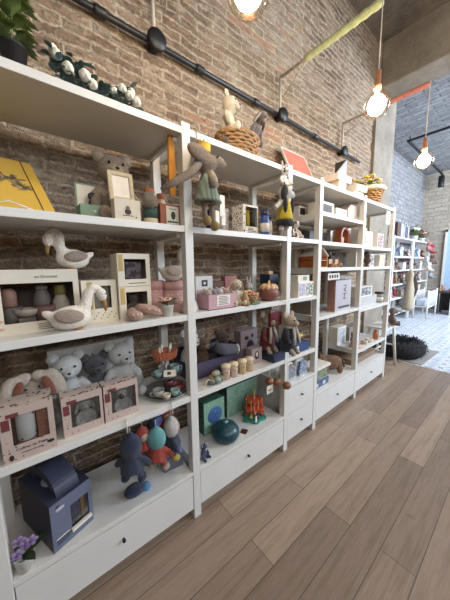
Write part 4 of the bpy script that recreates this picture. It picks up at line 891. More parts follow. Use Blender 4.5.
b = MB(); b.ell((-.045, -.0008, .172), (.018, .0006, .008), M('silver_ink', (176, 180, 192), .5), seg=12, rings=4); b.ell((-.052, -.0008, .186), (.008, .0006, .006), DBL, seg=10, rings=4); b.build('printed_emblem', t); b = MB()
for q in range(4): b.box(-.066, -.022+.004*(q % 2), -.0008, 0, .022+q*.008, .026+q*.008, CARDW if q == 3 else DBL)
b.build('printed_lines', t)
solid('storybook', 'dark patterned storybook inside the window of the blue gable box', 'book', W(t, (.018, .03, .0045)), .05, .14, .02, BLOT('night_pattern', [(34, 36, 60), (66, 72, 108), (44, 48, 80), (110, 112, 140)], 50), .36)
solid('wooden_ruler', 'tan wooden strip beside the storybook in the blue gable box', 'ruler', W(t, (.056, .03, .0045)), .014, .15, .01, M('tan_strip', (176, 136, 92), .6), .36)
VIOL = M('violet_petal', (136, 116, 152), .7, .12, 80); DLEAF = M('dark_leaf', (48, 66, 40), .5, .25, 40)
t = thing('orchid_pot', 'small violet orchid in a white pot at the left end of the drawer top', 'plant', (-.098, .032, DD)); MB().lathe([(.024, 0), (.031, .058), (.033, .06), (.03, .06), (.027, .05), (0, .05)], M('white_ceramic', (222, 218, 210)), seg=20).build('pot', t)
b = MB()
for a, L in ((.2, .085), (1.9, .07), (3.3, .06), (5.2, .075)): b.leaf((0, 0, .052), (math.cos(a), math.sin(a), .7), (0, 0, 1), L, .034, DLEAF)
b.tube([(0, 0, .05), (-.004, -.004, .1), (.0, -.012, .14)], .0025, DLEAF, 6); b.build('foliage', t)
for (x, y, z) in ((-.016, -.016, .085), (.01, -.014, .108), (-.008, -.01, .128), (.026, -.016, .112)):
    f = MB()
    for p in range(5): f.ell((x+math.cos(p*1.257)*.012, y, z+math.sin(p*1.257)*.012), (.011, .004, .009), VIOL, (0, -p*1.257, 0), 8, 6)
    f.ell((x, y-.004, z), .005, M('plum_petal', (96, 56, 120), .7), seg=8, rings=6); f.build('flower', t)
# rail of hanging dolls below the fourth board
t = thing('hanging_rail', 'thin steel rail clipped under the fourth board for hanging dolls', 'rail', (.4, .03, CC-.05)); MB().tube([(-.15, 0, 0), (.15, 0, 0)], .004, STEEL).build('rod', t)
for x in (-.11, .11): MB().tube([(x, 0, 0), (x, -.036, .0), (x, -.036, .053), (x, -.02, .054)], .003, CARDW, 6).build('clip', t)
TEAL = PL('teal_plush', (112, 178, 176), (84, 150, 150)); REDP = PL('poppy_plush', (178, 62, 44), (146, 46, 34)); NAVD = PL('ink_plush', (36, 46, 78), (26, 34, 58))
def hang(label, x, y, ztop, h, hood, body, rz, foot, shape='hood'):
    t = thing('hanging_doll', label, 'plush toy', (x, y, ztop-h), rz); b = MB()
    b.ell((0, 0, h*.72), (h*.2, h*.17, h*.24), hood); b.tube([(0, 0, h*.9), (-.004, 0, h)], [h*.1, .006], hood); b.build('hood', t, fuse=.006)
    b = MB(); b.tube([(0, 0, h*.6), (0, 0, h*.3)], [h*.12, h*.22], body); 
    for g in (-1, 1): b.tube([(g*h*.1, 0, h*.32), (g*h*.14, -.01, h*.12)], [h*.09, h*.06], body); b.tube([(g*h*.1, 0, h*.52), (g*h*.24, -.015, h*.4), (g*h*.3, -.02, h*.3)], h*.06, body)
    b.build('body', t, fuse=.006)
    for g in (-1, 1): MB().ell((g*h*.15, -.014, h*.07), (h*.08, h*.1, h*.07), foot).build('shoe', t)
    MB().ell((0, -h*.13, h*.7), (h*.11, h*.06, h*.12), MOUSE).build('face', t)
    for g in (-1, 1): MB().ell((g*h*.04, -h*.185, h*.72), h*.012, EYE, seg=8, rings=6).build('eye', t)
    MB().tube([(0, 0, h), (0, 0, h+.03)], .002, CORD, 5).build('hanging_loop', t); return t
hang('large navy blue doll with droopy limbs, leftmost on the hanging rail', .31, .03, .655, .26, NAVD, NAVD, 2.5, NAVD)
o = MB(); o.ell((0, 0, .028), (.05, .035, .028), NAVD); o.ell((.055, -.01, .022), .022, PL('sky_plush', (96, 150, 196))); tag(o.build('whale_plush', None, (.325, .07, DD)), 'small navy plush with sky blue end lying below the navy doll', 'plush toy')
hang('poppy red doll hanging between the navy and the teal-hooded doll', .372, .05, .65, .17, REDP, REDP, .1, REDP)
hang('doll with a teal egg-shaped hood and poppy red clothes on the rail', .43, .02, .64, .24, TEAL, REDP, 2.3, MOUSE)
hang('white-hooded doll with a navy body, rightmost on the hanging rail', .515, .03, .655, .23, PL('chalk_plush', (208, 202, 194)), NAVD, 1.2, PL('mustard_plush', (196, 170, 70)))
hang('small poppy red doll behind the white-hooded doll', .53, .11, .66, .16, REDP, REDP, -.2, REDP)
solid('blue_package', 'blue and lilac patterned package leaning at the back of the first bay', 'package', (.575, .22, DD), .13, .24, .06, BLOT('blue_lilac_print', [(56, 72, 128), (96, 110, 160), (70, 84, 140), (140, 146, 186)], 40), rot=(-.12, 0, .15))
solid('blue_package', 'flat slate blue box lying by the post on the drawer top', 'package', (.55, .09, DD), .11, .07, .12, DBL2, -.1)
solid('blue_package', 'smaller lilac striped pack on the flat slate blue box', 'package', (.555, .1, DD+.07), .1, .04, .09, STRIPE('lilac_stripe', (150, 152, 186), (70, 80, 130), 0, 40), -.1)
plush('navy_plush', 'small navy plush with white patches leaning at the post, second bay', 'plush toy', (.72, .045, DD), .1, NAVY, .3, DOGW)
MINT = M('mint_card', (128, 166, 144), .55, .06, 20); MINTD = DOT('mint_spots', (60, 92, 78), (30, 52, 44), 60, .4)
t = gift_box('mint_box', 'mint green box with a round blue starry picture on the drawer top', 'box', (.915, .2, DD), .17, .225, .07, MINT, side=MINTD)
MB().lathe([(0, -.002), (.058, -.0015), (.06, 0), (0, 0)], BLOT('starry_disc', [(50, 76, 120), (70, 104, 150), (58, 88, 134), (150, 170, 180)], 60), (.005, 0, .12), 30, (-PI/2, 0, 0)).build('round_picture', t)
b = MB(); [b.box(x, x+.006, -.001, 0, z, z+.006, CARDW) for x, z in ((-.07, .02), (-.05, .2), (.06, .03), (.07, .19), (-.075, .1))]; b.build('printed_stars', t)
PET = M('petrol_plastic', (30, 70, 78), .35, .05, 10)
t = thing('night_light', 'round petrol blue projector night light on the drawer top', 'night light', (.93, .1, DD)); MB().lathe([(.05, 0), (.075, .01), (.09, .04), (.087, .065), (.068, .092), (.036, .108), (0, .116)], PET, seg=36).build('shell', t)
MB().lathe([(.014, .113), (.018, .117), (0, .12)], M('pale_lens', (120, 160, 170), .2), seg=18).build('lens', t); b = MB()
for a, q in ((.3, .05), (1.4, .06), (2.6, .045), (3.9, .055), (5.1, .05), (4.6, .03)): b.ell((math.cos(a)*q, math.sin(a)*q, .118-.018*(q/.05)**2), (.006, .003, .002), M('rust_star', (150, 90, 80), .5), (0, 0, a), 8, 4)
b.build('printed_marks', t)
solid('leaflet', 'small dark maroon leaflet lying right of the night light', 'leaflet', (1.075, .05, DD), .045, .004, .04, M('maroon_paper', (74, 30, 30), .6), .5, 0)
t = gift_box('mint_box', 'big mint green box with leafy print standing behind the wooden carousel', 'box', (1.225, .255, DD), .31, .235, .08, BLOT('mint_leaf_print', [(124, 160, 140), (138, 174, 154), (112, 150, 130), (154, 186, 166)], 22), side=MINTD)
TEALW = M('teal_wood', (64, 142, 124), .5, .05, 20); REDW = M('coral_wood', (196, 76, 52), .5, .06, 30); YELW = M('maize_wood', (206, 172, 84), .5)
t = thing('toy_carousel', 'wooden carousel toy with teal scalloped base and coral red discs', 'toy', (1.235, .14, DD)); b = MB(); n = 48; out = []
vs, fs = [], []
for z in (0, .014):
    for k in range(n):
        a = 2*PI*k/n; r = .082+.01*math.cos(6*a); vs.append((r*1.1*math.cos(a), r*.95*math.sin(a), z))
fs = [tuple(range(n))[::-1], tuple(range(n, 2*n))]+[(k, (k+1) % n, n+(k+1) % n, n+k) for k in range(n)]
b.add(vs, fs, TEALW); b.build('base', t)
MB().tube([(0, 0, .014), (0, 0, .2)], .007, YELW, 12).build('centre_post', t)
for z, r in ((.07, .068), (.13, .056)):
    b = MB(); n = 40; vs = []
    for zz in (z, z+.02):
        for k in range(n):
            a = 2*PI*k/n; q = r*(1+.16*math.cos(8*a)); vs.append((q*math.cos(a), q*math.sin(a), zz))
    b.add(vs, [tuple(range(n))[::-1], tuple(range(n, 2*n))]+[(k, (k+1) % n, n+(k+1) % n, n+k) for k in range(n)], REDW); b.build('disc', t)
for k in range(7):
    a = k*2*PI/7; x, y = math.cos(a)*.062, math.sin(a)*.055; f = MB(); m = (REDW, YELW, M('navy_wood', (40, 60, 90), .5))[k % 3]
    f.tube([(x, y, .014), (x, y, .16)], .003, YELW, 6); f.ell((x, y, .035), (.013, .009, .016), m, seg=10, rings=7); f.ell((x+.004, y, .056), .009, m, seg=10, rings=7); f.build('rider', t)
MB().ell((0, 0, .208), .012, YELW).build('finial', t); MB().box(-.062, -.048, -.075, -.0735, .02, .065, CARDW).build('paper_tag', t); MB().tube([(-.055, -.074, .065), (-.05, -.05, .1), (0, 0, .2)], .0012, CARDW, 5).build('tag_string', t)
NUT = M('walnut_wood', (132, 82, 52), .45, .15, 60); 
for k, (x, y, z, lab) in enumerate([(1.275, .03, .6, 'leftmost brown wooden bead charm hanging under the fourth board'), (1.345, .02, .575, 'middle brown wooden bead charm hanging under the fourth board'), (1.39, -.035, .555, 'rightmost and lowest brown wooden bead charm by the post')]):
    t = thing('wooden_charm', lab, 'charm', (x, y, z)); MB().ell((0, 0, 0), (.033, .028, .028), NUT).build('bead', t); MB().tube([(0, 0, .028), (0, 0, CC-.03-z if y > 0 else CC-z)], .002, CORD, 5).build('cord', t)
    if k == 0: MB().box(-.03, .035, -.004, -.003, -.09, -.03, CARDW).build('paper_tag', t); b = MB(); b.tube([(-.015, -.005, -.06), (0, -.005, -.068), (.015, -.005, -.058)], .003, INK, 5); b.build('printed_logo', t)
# drawer top of the narrow bay
PLASP = clear_mat('blister_plastic', (232, 236, 240), .12)
for (x, lab, cols) in [(1.545, 'brown and white toy pack on the narrow two-drawer base, left', [(110, 84, 70), (190, 170, 150), (70, 56, 52)]), (1.70, 'blue and white toy pack on the narrow two-drawer base, right', [(70, 96, 140), (176, 190, 206), (44, 62, 100)])]:
    t = thing('toy_pack', lab, 'package', (x, .03, .52)); MB().prism([(-.06, 0), (.06, 0), (.06, .1), (.04, .13), (-.04, .13), (-.06, .1)], .04, .05, CARDW).build('backing_card', t)
    MB().prism([(-.048, .005), (.048, .005), (.048, .09), (.03, .115), (-.03, .115), (-.048, .09)], .012, .04, BLOT('pack_%d' % int(x*100), cols, 45)).build('toy', t)
    MB().prism([(-.055, .002), (.055, .002), (.055, .095), (.035, .122), (-.035, .122), (-.055, .095)], .004, .0048, PLASP).build('blister', t)

# ================================================================ fourth bay
Z1, Z2, Z3, Z4, Z0 = 1.82, 1.597, 1.385, .982, .32
t = gift_box('white_gift_box', 'white box with a window painted dark, leftmost on the short upper board', 'box', (2.02, .06, Z1), .21, .105, .12, CARDW); MB().box(-.07, .07, -.002, 0, .025, .085, INK).build('dark_window', t)  # flat ink panel paints the dark inside behind the window
t = gift_box('white_gift_box', 'low white box with a black double mark next to the pink box', 'box', (2.265, .06, Z1), .19, .082, .12, CARDW); text('77', .055, INK, 'lettering', t, (.03, -.0008, .04))
t = thing('pink_carton', 'pale pink box with a rounded top on the short upper board', 'box', (2.475, .06, Z1)); MB().prism([(-.09, 0), (.09, 0), (.09, .125), (.07, .145), (-.04, .145), (-.09, .1)], 0, .13, M('pale_pink_card', (206, 178, 164), .6)).build('carton', t)
t = gift_box('white_gift_box', 'white box with a window painted dark at the back of the short upper board', 'box', (1.93, .23, Z1), .13, .09, .1, CARDW); MB().box(-.05, .02, -.002, 0, .02, .075, INK).build('dark_window', t)  # dark inside of the box painted as a flat panel again
COP = M('copper_paint', (170, 92, 56), .45, .1, 30)
t = thing('lantern', 'copper orange arched lantern on the board below the pink box', 'lantern', (2.44, .1, Z2)); b = MB()
n = 14; vs, fs = [], []
for i in range(n+1):
    a = PI*i/n
    for r in (.08, .06):
        for yy in (0, .07): vs.append((math.cos(a)*r, yy, .09+math.sin(a)*r))
for i in range(n):
    o_ = i*4; q = o_+4; fs += [(o_, q, q+1, o_+1), (o_+2, o_+3, q+3, q+2), (o_, o_+2, q+2, q), (o_+1, q+1, q+3, o_+3)]
b.add(vs, fs, COP); b.box(-.08, -.06, 0, .07, 0, .09, COP); b.box(.06, .08, 0, .07, 0, .09, COP); b.box(-.08, .08, 0, .07, 0, .012, COP); b.build('frame', t)
MB().lathe([(.02, .012), (.02, .075), (0, .08)], M('ivory_wax', (226, 212, 190), .5), (0, .035, 0), 16).build('candle', t)
jar('brown_vase', 'small rusty vase right of the copper lantern', 'vase', (2.545, .12, Z2), .022, .12, M('rusty_glaze', (130, 78, 52), .4), None, None, .01)
solid('dark_box', 'long dark grey box at the back beside the copper lantern', 'box', (2.17, .22, Z2), .3, .12, .1, M('slate_card', (70, 66, 64), .6))
PINE = M('pine_wood', (196, 140, 82), .5, .1, 40)
solid('beige_carton', 'tall beige carton behind the dollhouse, next to the post', 'box', (1.9, .25, Z3), .09, .18, .09, M('beige_card', (186, 172, 150), .6))
solid('beige_carton', 'tall greyish carton behind the dollhouse, right of the beige one', 'box', (2.02, .25, Z3), .12, .19, .09, M('greige_card', (168, 156, 140), .6))
t = thing('dollhouse', 'open wooden dollhouse with orange side wall in the fourth bay', 'toy house', (1.99, .08, Z3)); b = MB(); b.box(-.1, .1, 0, .14, 0, .008, PINE); b.box(-.1, -.092, 0, .14, .008, .1, M('orange_wood', (190, 100, 52), .5)); b.box(.092, .1, 0, .14, .008, .1, PINE); b.box(-.1, .1, 0, .14, .06, .066, PINE); b.box(-.092, .092, .134, .14, .008, .1, PINE); b.build('house', t)
b = MB(); b.prism([(-.115, .098), (-.105, .098), (0, .17), (.105, .098), (.115, .098), (0, .18)], -.005, .145, CARDW); b.build('roof', t)
for (x, lab) in ((2.17, 'left toy chair of the pair beside the wooden dollhouse'), (2.28, 'right toy chair of the pair beside the wooden dollhouse')):
    t = thing('toy_chair', lab, 'toy chair', (x, .05, Z3)); MB().box(-.03, .03, 0, .05, .028, .034, PINE).build('seat', t); MB().box(-.03, .03, .044, .05, .034, .075, PINE).build('backrest', t)
    for sx in (-.026, .02):
        for sy in (.002, .042): MB().box(sx, sx+.006, sy, sy+.006, 0, .028, PINE).build('leg', t)
solid('toy_shelf', 'small dark wooden toy cabinet at the back right of the fourth bay', 'toy cabinet', (2.45, .2, Z3), .16, .12, .1, M('dim_walnut', (86, 66, 54), .6))
LILG = M('lilac_grey_card', (182, 176, 180), .5, .03, 10); ROSEG = M('rose_metal_card', (158, 116, 102), .5, .06, 10)
t = gift_box('tall_gift_box', 'tall lilac grey box reading MAI vertically, with rose brown side', 'box', (2.31, .03, Z4), .3, .285, .075, LILG, side=ROSEG); text('MAI', .085, M('graphite_ink', (70, 62, 66), .5), 'lettering', t, (.03, -.001, .175), (PI/2, -PI/2, 0)); MB().box(-.09, .13, -.001, 0, .025, .045, M('graphite_ink', (70, 62, 66))).build('printed_band', t)
t = thing('shelf_sign', 'small white sign with dark signs hanging above the tall lilac grey box', 'sign', (2.1, .02, 1.335)); MB().box(-.1, .1, 0, .006, -.055, 0, CARDW).build('plate', t); b = MB()
for k in range(4): b.box(-.08+.042*k, -.052+.042*k, -.001, 0, -.042, -.012, INK)
b.build('printed_signs', t); b = MB(); b.tube([(-.08, .003, 0), (-.08, .003, .02)], .0015, CORD, 5); b.tube([(.08, .003, 0), (.08, .003, .02)], .0015, CORD, 5); b.build('strings', t)
for k, (x, h, m, lab) in enumerate([(1.9, .26, M('taupe_board', (140, 126, 110), .6), 'taupe slim book left of the tall lilac grey box'), (1.96, .24, M('smoke_board', (112, 106, 102), .6), 'smoke grey slim book between the taupe one and the tall box'), (2.02, .27, M('black_board', (42, 40, 42), .6), 'black slim book nearest the tall lilac grey box')]):
    solid('slim_book', lab, 'book', (x, .1+.03*k, Z4), .03, h, .2, m)
HORSE = PL('chestnut_plush', (128, 88, 56), (98, 64, 40))
t = thing('horse_plush', 'brown plush horse on the drawer top of the fourth bay', 'plush toy', (2.34, .16, Z0), -.4); b = MB(); b.ell((.02, 0, .1), (.13, .075, .075), HORSE); b.tube([(-.08, 0, .12), (-.12, -.005, .16), (-.15, -.01, .165)], [.06, .05, .04], HORSE); b.ell((-.175, -.012, .14), (.055, .04, .038), HORSE, (0, -.7, 0))
for (x, y) in ((-.07, -.06), (.1, -.06), (-.07, .05), (.11, .05)): b.tube([(x, y*.6, .08), (x-.02, y*1.2, .035), (x-.04, y*1.35, .02)], [.035, .028, .024], HORSE)
b.build('body', t, fuse=.008); MB().tube([(.14, 0, .12), (.17, 0, .09), (.18, -.01, .03)], [.014, .02, .01], PL('cocoa_mane', (78, 50, 34))).build('tail', t); b = MB(); [b.ell((-.09-.018*k, 0, .2-.004*k), (.016, .014, .024), PL('cocoa_mane', (78, 50, 34))) for k in range(4)]; b.build('mane', t)
for g in (-1, 1): MB().ell((-.13, g*.03, .2), (.012, .01, .024), HORSE).build('ear', t); MB().ell((-.185, g*.036-.012, .155), .006, EYE, seg=8, rings=6).build('eye', t)
MB().ell((-.205, -.016, .115), (.026, .032, .026), PL('oat_plush', (196, 170, 138))).build('muzzle', t)
t = thing('garage_toy', 'boxed grey and blue toy garage with white flat roof by the post', 'toy', (2.0, .04, Z0)); MB().prism([(-.12, .02), (.12, .02), (.1, .17), (-.1, .17)], .01, .12, BLOT('garage_print', [(96, 100, 104), (150, 156, 156), (150, 160, 80), (70, 84, 110), (120, 122, 126), (60, 62, 66)], 60)).build('body', t); MB().box(-.125, .125, 0, .13, 0, .06, M('cobalt_plastic', (70, 92, 136), .4), bev=.004).build('base', t); MB().box(-.125, .13, -.01, .15, .17, .195, CARDW, bev=.003).build('roof', t)
b = MB(); [b.box(x, x+.04, -.002, 0, .015, .045, CARDW) for x in (-.1, .02)]; b.build('printed_patches', t)

# ================================================================ fifth bay
Y1, Y2, Y3, Y4, Y0 = 1.59, 1.385, .957, .518, .31
def pbox(label, x, y, z, w, h, d, cols, name='picture_box', sc=30):
    t = gift_box(name, label, 'box', (x, y, z), w, h, d, CARDW); MB().box(-w*.42, w*.42, -.001, 0, h*.1, h*.9, BLOT('pic_%d_%d' % (x*100, z*100), cols, sc)).build('picture', t); return t
pbox('box with a rusty red and cream picture, leftmost on the upper board of last bay', 2.74, .06, Y1, .17, .19, .09, [(150, 92, 66), (214, 196, 176), (120, 72, 52), (200, 170, 150)])
pbox('lilac and white box in the middle of the upper board, last bay', 2.95, .08, Y1, .16, .17, .09, [(196, 190, 200), (170, 166, 186), (214, 210, 210)])
pbox('box with reddish picture at the right of the upper board, last bay', 3.2, .06, Y1, .17, .165, .09, [(206, 200, 196), (150, 96, 90), (190, 180, 186), (110, 90, 94)])
pbox('pale blue-grey box, leftmost on the middle board of the last bay', 2.72, .08, Y2, .14, .15, .1, [(196, 200, 204), (176, 180, 190), (160, 160, 166)])
t = thing('bust_figure', 'small dark brown bust figure on the middle board of the last bay', 'figurine', (2.9, .07, Y2)); b = MB(); b.lathe([(.03, 0), (.03, .01), (.014, .02), (.02, .04), (.045, .06), (.04, .085), (.016, .1)], M('bronze_resin', (92, 64, 50), .5)); b.ell((0, 0, .125), (.026, .03, .034), M('bronze_resin', (92, 64, 50))); b.build('bust', t, fuse=.005); MB().ell((0, .008, .142), (.03, .03, .024), M('dark_bronze', (56, 40, 34), .5)).build('hair', t)
pbox('grey box with brown squares right of the dark brown bust', 3.06, .09, Y2, .15, .14, .09, [(190, 186, 184), (120, 96, 86), (160, 156, 158)])
pbox('white box with yellowish patch, rightmost on the middle board of last bay', 3.26, .05, Y2, .15, .13, .09, [(214, 210, 202), (206, 184, 110), (190, 190, 192)])
solid('grey_storage_box', 'broad pale grey box, lower of two stacked in the last bay', 'box', (2.95, .06, Y3), .5, .105, .2, M('dove_grey_card', (186, 186, 182), .5))
t = pbox('pale grey box with dark flower picture, stacked on the broad grey box', 2.9, .07, Y3+.105, .36, .11, .18, [(186, 186, 184), (150, 152, 152), (70, 62, 62), (200, 198, 196), (196, 196, 194)], sc=22)
pbox('tall white box with grey animals against the wall in the last bay', 2.86, .28, Y3, .3, .34, .06, [(196, 198, 200), (160, 164, 168), (210, 210, 208)], sc=24)
jar('paint_tin', 'small grey tin with a dark lid at the right of the stacked grey boxes', 'tin', (3.3, .07, Y3), .045, .13, M('tin_grey', (150, 146, 144), .4), INK, CARDW, .2, neck=.9)
t = pbox('white and grey box at the back left of the low board, last bay', 2.74, .23, Y4, .2, .2, .1, [(206, 208, 208), (176, 182, 184), (214, 214, 212)], sc=18)
t = thing('pink_toy', 'pink toy figure with black hat on a round base, low board of last bay', 'toy', (2.74, .08, Y4)); MB().lathe([(.065, 0), (.068, .006), (.06, .02), (0, .024)], M('blush_plastic', (206, 156, 140), .5), seg=24).build('base', t); MB().lathe([(.04, .02), (.046, .05), (.03, .09), (0, .1)], M('salmon_plastic', (196, 132, 116), .5), seg=18).build('body', t); MB().ell((0, 0, .11), .026, M('peach_plastic', (220, 190, 170), .5)).build('head', t); MB().lathe([(.03, .125), (.03, .13), (.018, .132), (.018, .165), (0, .166)], EYE, seg=16).build('hat', t)
cup('cream toy cup, left of the two on the low board of the last bay', (2.93, .06, Y4), .036, CUPC[1], 1)
cup('white toy cup, right of the two on the low board of the last bay', (3.05, .05, Y4), .036, WHT, 2, .04)
t = jar('orange_bottle', 'small amber orange bottle at the right on the low board of last bay', 'bottle', (3.22, .05, Y4), .03, .12, M('amber_glaze', (176, 112, 70), .4), M('amber_cap', (150, 90, 60), .5), None, .2)
solid('dim_box', 'grey-brown box behind the cups on the low board of the last bay', 'box', (3.05, .22, Y4), .3, .16, .09, M('ash_brown_card', (140, 128, 118), .6))
t = thing('flat_parcel', 'flat brown cardboard parcel on the drawer top of the last bay', 'box', (3.0, .07, Y0)); MB().box(-.3, .3, 0, .25, 0, .06, M('brown_cardboard', (142, 116, 92), .7, .06, 20), bev=.003).build('parcel', t); MB().box(-.06, .06, .05, .16, .06, .0612, INK).build('printed_mark', t); MB().box(.08, .2, .06, .12, .06, .0612, CARDW).build('paper_label', t)
t = solid('hanging_card', 'white and pale blue card hanging under the top board of the last bay', 'card', (3.27, .02, 1.86), .12, .15, .004, BLOT('card_print', [(216, 220, 228), (176, 190, 214), (226, 226, 226)], 30), bev=0); MB().tube([(0, .002, .149), (0, .002, .152)], .0015, CORD, 5).build('string', t)

pbox('mauve box with dark pattern standing against the wall, upper board of last bay', 2.86, .24, Y1, .22, .22, .07, [(150, 132, 140), (110, 92, 100), (170, 156, 160)], sc=24)
pbox('blue-grey picture box at the back right, upper board of last bay', 3.15, .24, Y1, .2, .24, .07, [(140, 150, 172), (170, 176, 188), (110, 118, 140)], sc=20)
plush('mini_plush', 'grey and pink small plush right of the bust figure, middle board of last bay', 'plush toy', (2.98, .2, Y2), .15, PL('ash_plush', (150, 136, 136)), .2, None, 'long')
pbox('taupe picture box at the back left, middle board of the last bay', 2.78, .24, Y2, .2, .16, .07, [(140, 120, 104), (180, 168, 156), (104, 88, 78)], sc=22)
jar('tea_tin', 'slim mauve tin at the back right, middle board of the last bay', 'tin', (3.2, .25, Y2), .04, .15, M('mauve_tin', (142, 116, 124), .5), INK, CARDW, .15, neck=.9)
plush('mini_plush', 'brown small plush seated between the pink toy and the toy cups', 'plush toy', (2.86, .16, Y4), .14, PL('hazel_plush', (130, 96, 70)), -.1, None, 'round')

# ================================================================ beside and beyond the shelving
GBR = PL('greige_plush', (134, 112, 100), (104, 86, 78))
plush('hanging_plush', 'grey-brown plush toy perched on the small white trestle at the shelving end', 'plush toy', (3.78, .06, .6), .26, GBR, .3, None, 'long')
t = thing('white_trestle', 'small white trestle stool standing at the far end of the shelving', 'stool', (3.7, .15, 0)); MB().box(-.2, .2, -.13, .13, .575, .6, WHITE, bev=.003).build('top', t)
for sx in (-1, 1):
    for sy in (-1, 1): MB().tube([(sx*.16, sy*.09, .58), (sx*.24, sy*.12, 0)], .018, WHITE, 8).build('leg', t)
    MB().tube([(sx*.2, -.105, .3), (sx*.2, .105, .3)], .012, WHITE, 8).build('stretcher', t)
MB().tube([(-.2, 0, .3), (.2, 0, .3)], .012, WHITE, 8).build('stretcher', t)
o = MB().box(-.43, .43, -.21, .2, 0, .012, M('grey_mat', (150, 144, 136), .9, .12, 120, .5), bev=.004).build('floor_mat', None, (4.64, -.02, 0), (0, 0, -.04)); tag(o, 'flat grey floor mat under the black pet bed', 'mat'); 
FUR = M('black_shag', (34, 33, 35), .95, .9, 45, .8)
t = thing('pet_bed', 'round black shaggy pet bed lying on the grey mat', 'pet bed', (4.5, .13, .013)); b = MB(); n, q = 40, 16; vs, fs = [], []
for k in range(n):
    a = 2*PI*k/n
    for j in range(q):
        c = 2*PI*j/q; r = .24+.11*math.cos(c)+random.uniform(-.008, .008); vs.append((r*math.cos(a)*1.05, r*math.sin(a)*.9, .115+.115*math.sin(c)+random.uniform(-.008, .008)))
for k in range(n):
    for j in range(q): fs.append((k*q+j, ((k+1) % n)*q+j, ((k+1) % n)*q+(j+1) % q, k*q+(j+1) % q))
b.add(vs, fs, FUR, True); b.build('bolster', t)
MB().lathe([(.2, .0), (.2, .05), (.1, .06), (0, .058)], FUR, seg=24).build('cushion', t)
b = MB()
for k in range(900):
    a, c = random.random()*2*PI, random.uniform(-.6, 3.6); r = .24+.11*math.cos(c); p = Vector((r*math.cos(a)*1.05, r*math.sin(a)*.9, .115+.115*math.sin(c))); nrm = Vector((math.cos(c)*math.cos(a), math.cos(c)*math.sin(a), math.sin(c)))
    if p.z < .03: continue
    b.leaf(p, nrm+Vector((random.uniform(-.6, .6), random.uniform(-.6, .6), random.uniform(-.6, .3))), (0, 0, 1), random.uniform(.025, .05), .012, FUR)
b.build('shag', t)

# white racks of toys in the far room
def rack(label, x0, x1, levels, y0=.92, y1=1.26):
    t = thing('toy_rack', label, 'rack', (x0, y0, 0))
    for x in (0, x1-x0):
        for y in (0, y1-y0): MB().box(x-.02, x+.02, y-.02, y+.02, 0, levels[-1]+.02, WHITE).build('post', t)
    for z in levels: MB().box(.02, x1-x0-.02, -.02, y1-y0+.02, z-.03, z, WHITE).build('shelf', t)
    return t
RL = [.25, .62, .95, 1.28, 1.6, 2.03]
rack('white toy rack in the far room, nearest the long shelving', 6.4, 7.75, RL); rack('white toy rack in the far room, in the corner by the far wall', 7.85, 9.4, RL)
rnd = random.Random(3)
cols = {'cream': (214, 200, 178), 'rose': (190, 120, 116), 'brown': (112, 82, 64), 'grey': (150, 148, 150), 'red': (160, 60, 60), 'white': (220, 216, 212), 'blue': (120, 140, 176), 'tan': (184, 152, 116)}
tiers = {.25: 'bottom', .62: 'second', .95: 'third', 1.28: 'fourth', 1.6: 'fifth'}
for rk, (xa, n) in {'near': (6.55, 4), 'far': (8.0, 5)}.items():
    for z in RL[:-1]:
        if z < .5 and rk == 'near': continue
        for k in range(n):
            cn = list(cols)[(k*3+int(z*10)) % 8]; x = xa+k*.29; lab = '%s %s on the %s tier of the %s rack, %s from the left' % (cn, '%s', tiers[z], rk, ('first', 'second', 'third', 'fourth', 'fifth')[k])
            if (k+int(z*10)) % 3: plush('rack_plush', lab % 'plush toy', 'plush toy', (x, 1.05, z), rnd.uniform(.18, .26), PL('rack_'+cn, cols[cn]), rnd.uniform(-.4, .4), None, rnd.choice(['round', 'up', 'long']))
            else: solid('rack_box', lab % 'toy box', 'box', (x, .96, z), .22, rnd.uniform(.16, .25), .2, BLOT('rackbox_'+cn, [cols[cn], (206, 200, 196), tuple(int(q*.6) for q in cols[cn])], 14))
for k, (x, w_, h_, c, lab) in enumerate([(6.95, .2, .36, (84, 62, 50), 'dark brown paper bag standing on top of the near rack'), (7.2, .13, .34, (214, 214, 218), 'white paper bag on the near rack beside the dark brown bag'), (7.36, .12, .32, (140, 146, 166), 'grey-blue paper bag on top of the near rack'), (7.52, .12, .3, (96, 74, 92), 'plum paper bag on top of the near rack'), (7.67, .1, .28, (170, 160, 168), 'pale mauve paper bag at the right end of the near rack top')]):
    t = thing('paper_bag', lab, 'bag', (x, 1.0, 2.03)); m = M('bag_%d' % k, c, .6); MB().box(-w_/2, w_/2, 0, .12, 0, h_, m).build('bag', t)
    MB().tube([(-w_*.25, 0, h_), (-w_*.2, -.005, h_+.05), (w_*.2, -.005, h_+.05), (w_*.25, 0, h_)], .004, CORD, 5).build('handle', t)
potted('artificial_tree', 'white potted bush with white blossoms on top of the corner rack', (8.35, 1.05, 2.03), .09, .14, WHITE, LEAF, 70, .16, .06, M('snow_petal', (228, 222, 214), .8), 12, .05, 1.2, .7)
potted('artificial_tree', 'leafy bush with pink blossoms on top of the corner rack, near the far wall', (9.05, 1.05, 2.03), .09, .12, WHITE, LEAF, 70, .16, .06, M('rose_bloom', (206, 140, 136), .8), 12, .05, 1.2, .6)
t = thing('hanging_dress', 'long pale beige dress hanging from the front of the near rack', 'dress', (7.25, .78, .2)); MB().lathe([(.12, .1), (.11, .2), (.09, .6), (.07, .85), (.085, 1.0), (.02, 1.08)], M('oat_fabric', (168, 152, 128), .9, .1, 20, .3), seg=36, wob=.16).build('dress', t); MB().tube([(.09, -.02, 1.02), (.2, -.02, .8), (.24, -.03, .6), (.2, -.03, .35)], [.05, .08, .09, .03], M('espresso_fabric', (52, 40, 36), .9)).build('sleeve', t); MB().tube([(0, 0, 1.08), (0, .02, 1.14), (0, .1, 1.16)], .006, STEEL).build('hanger', t)
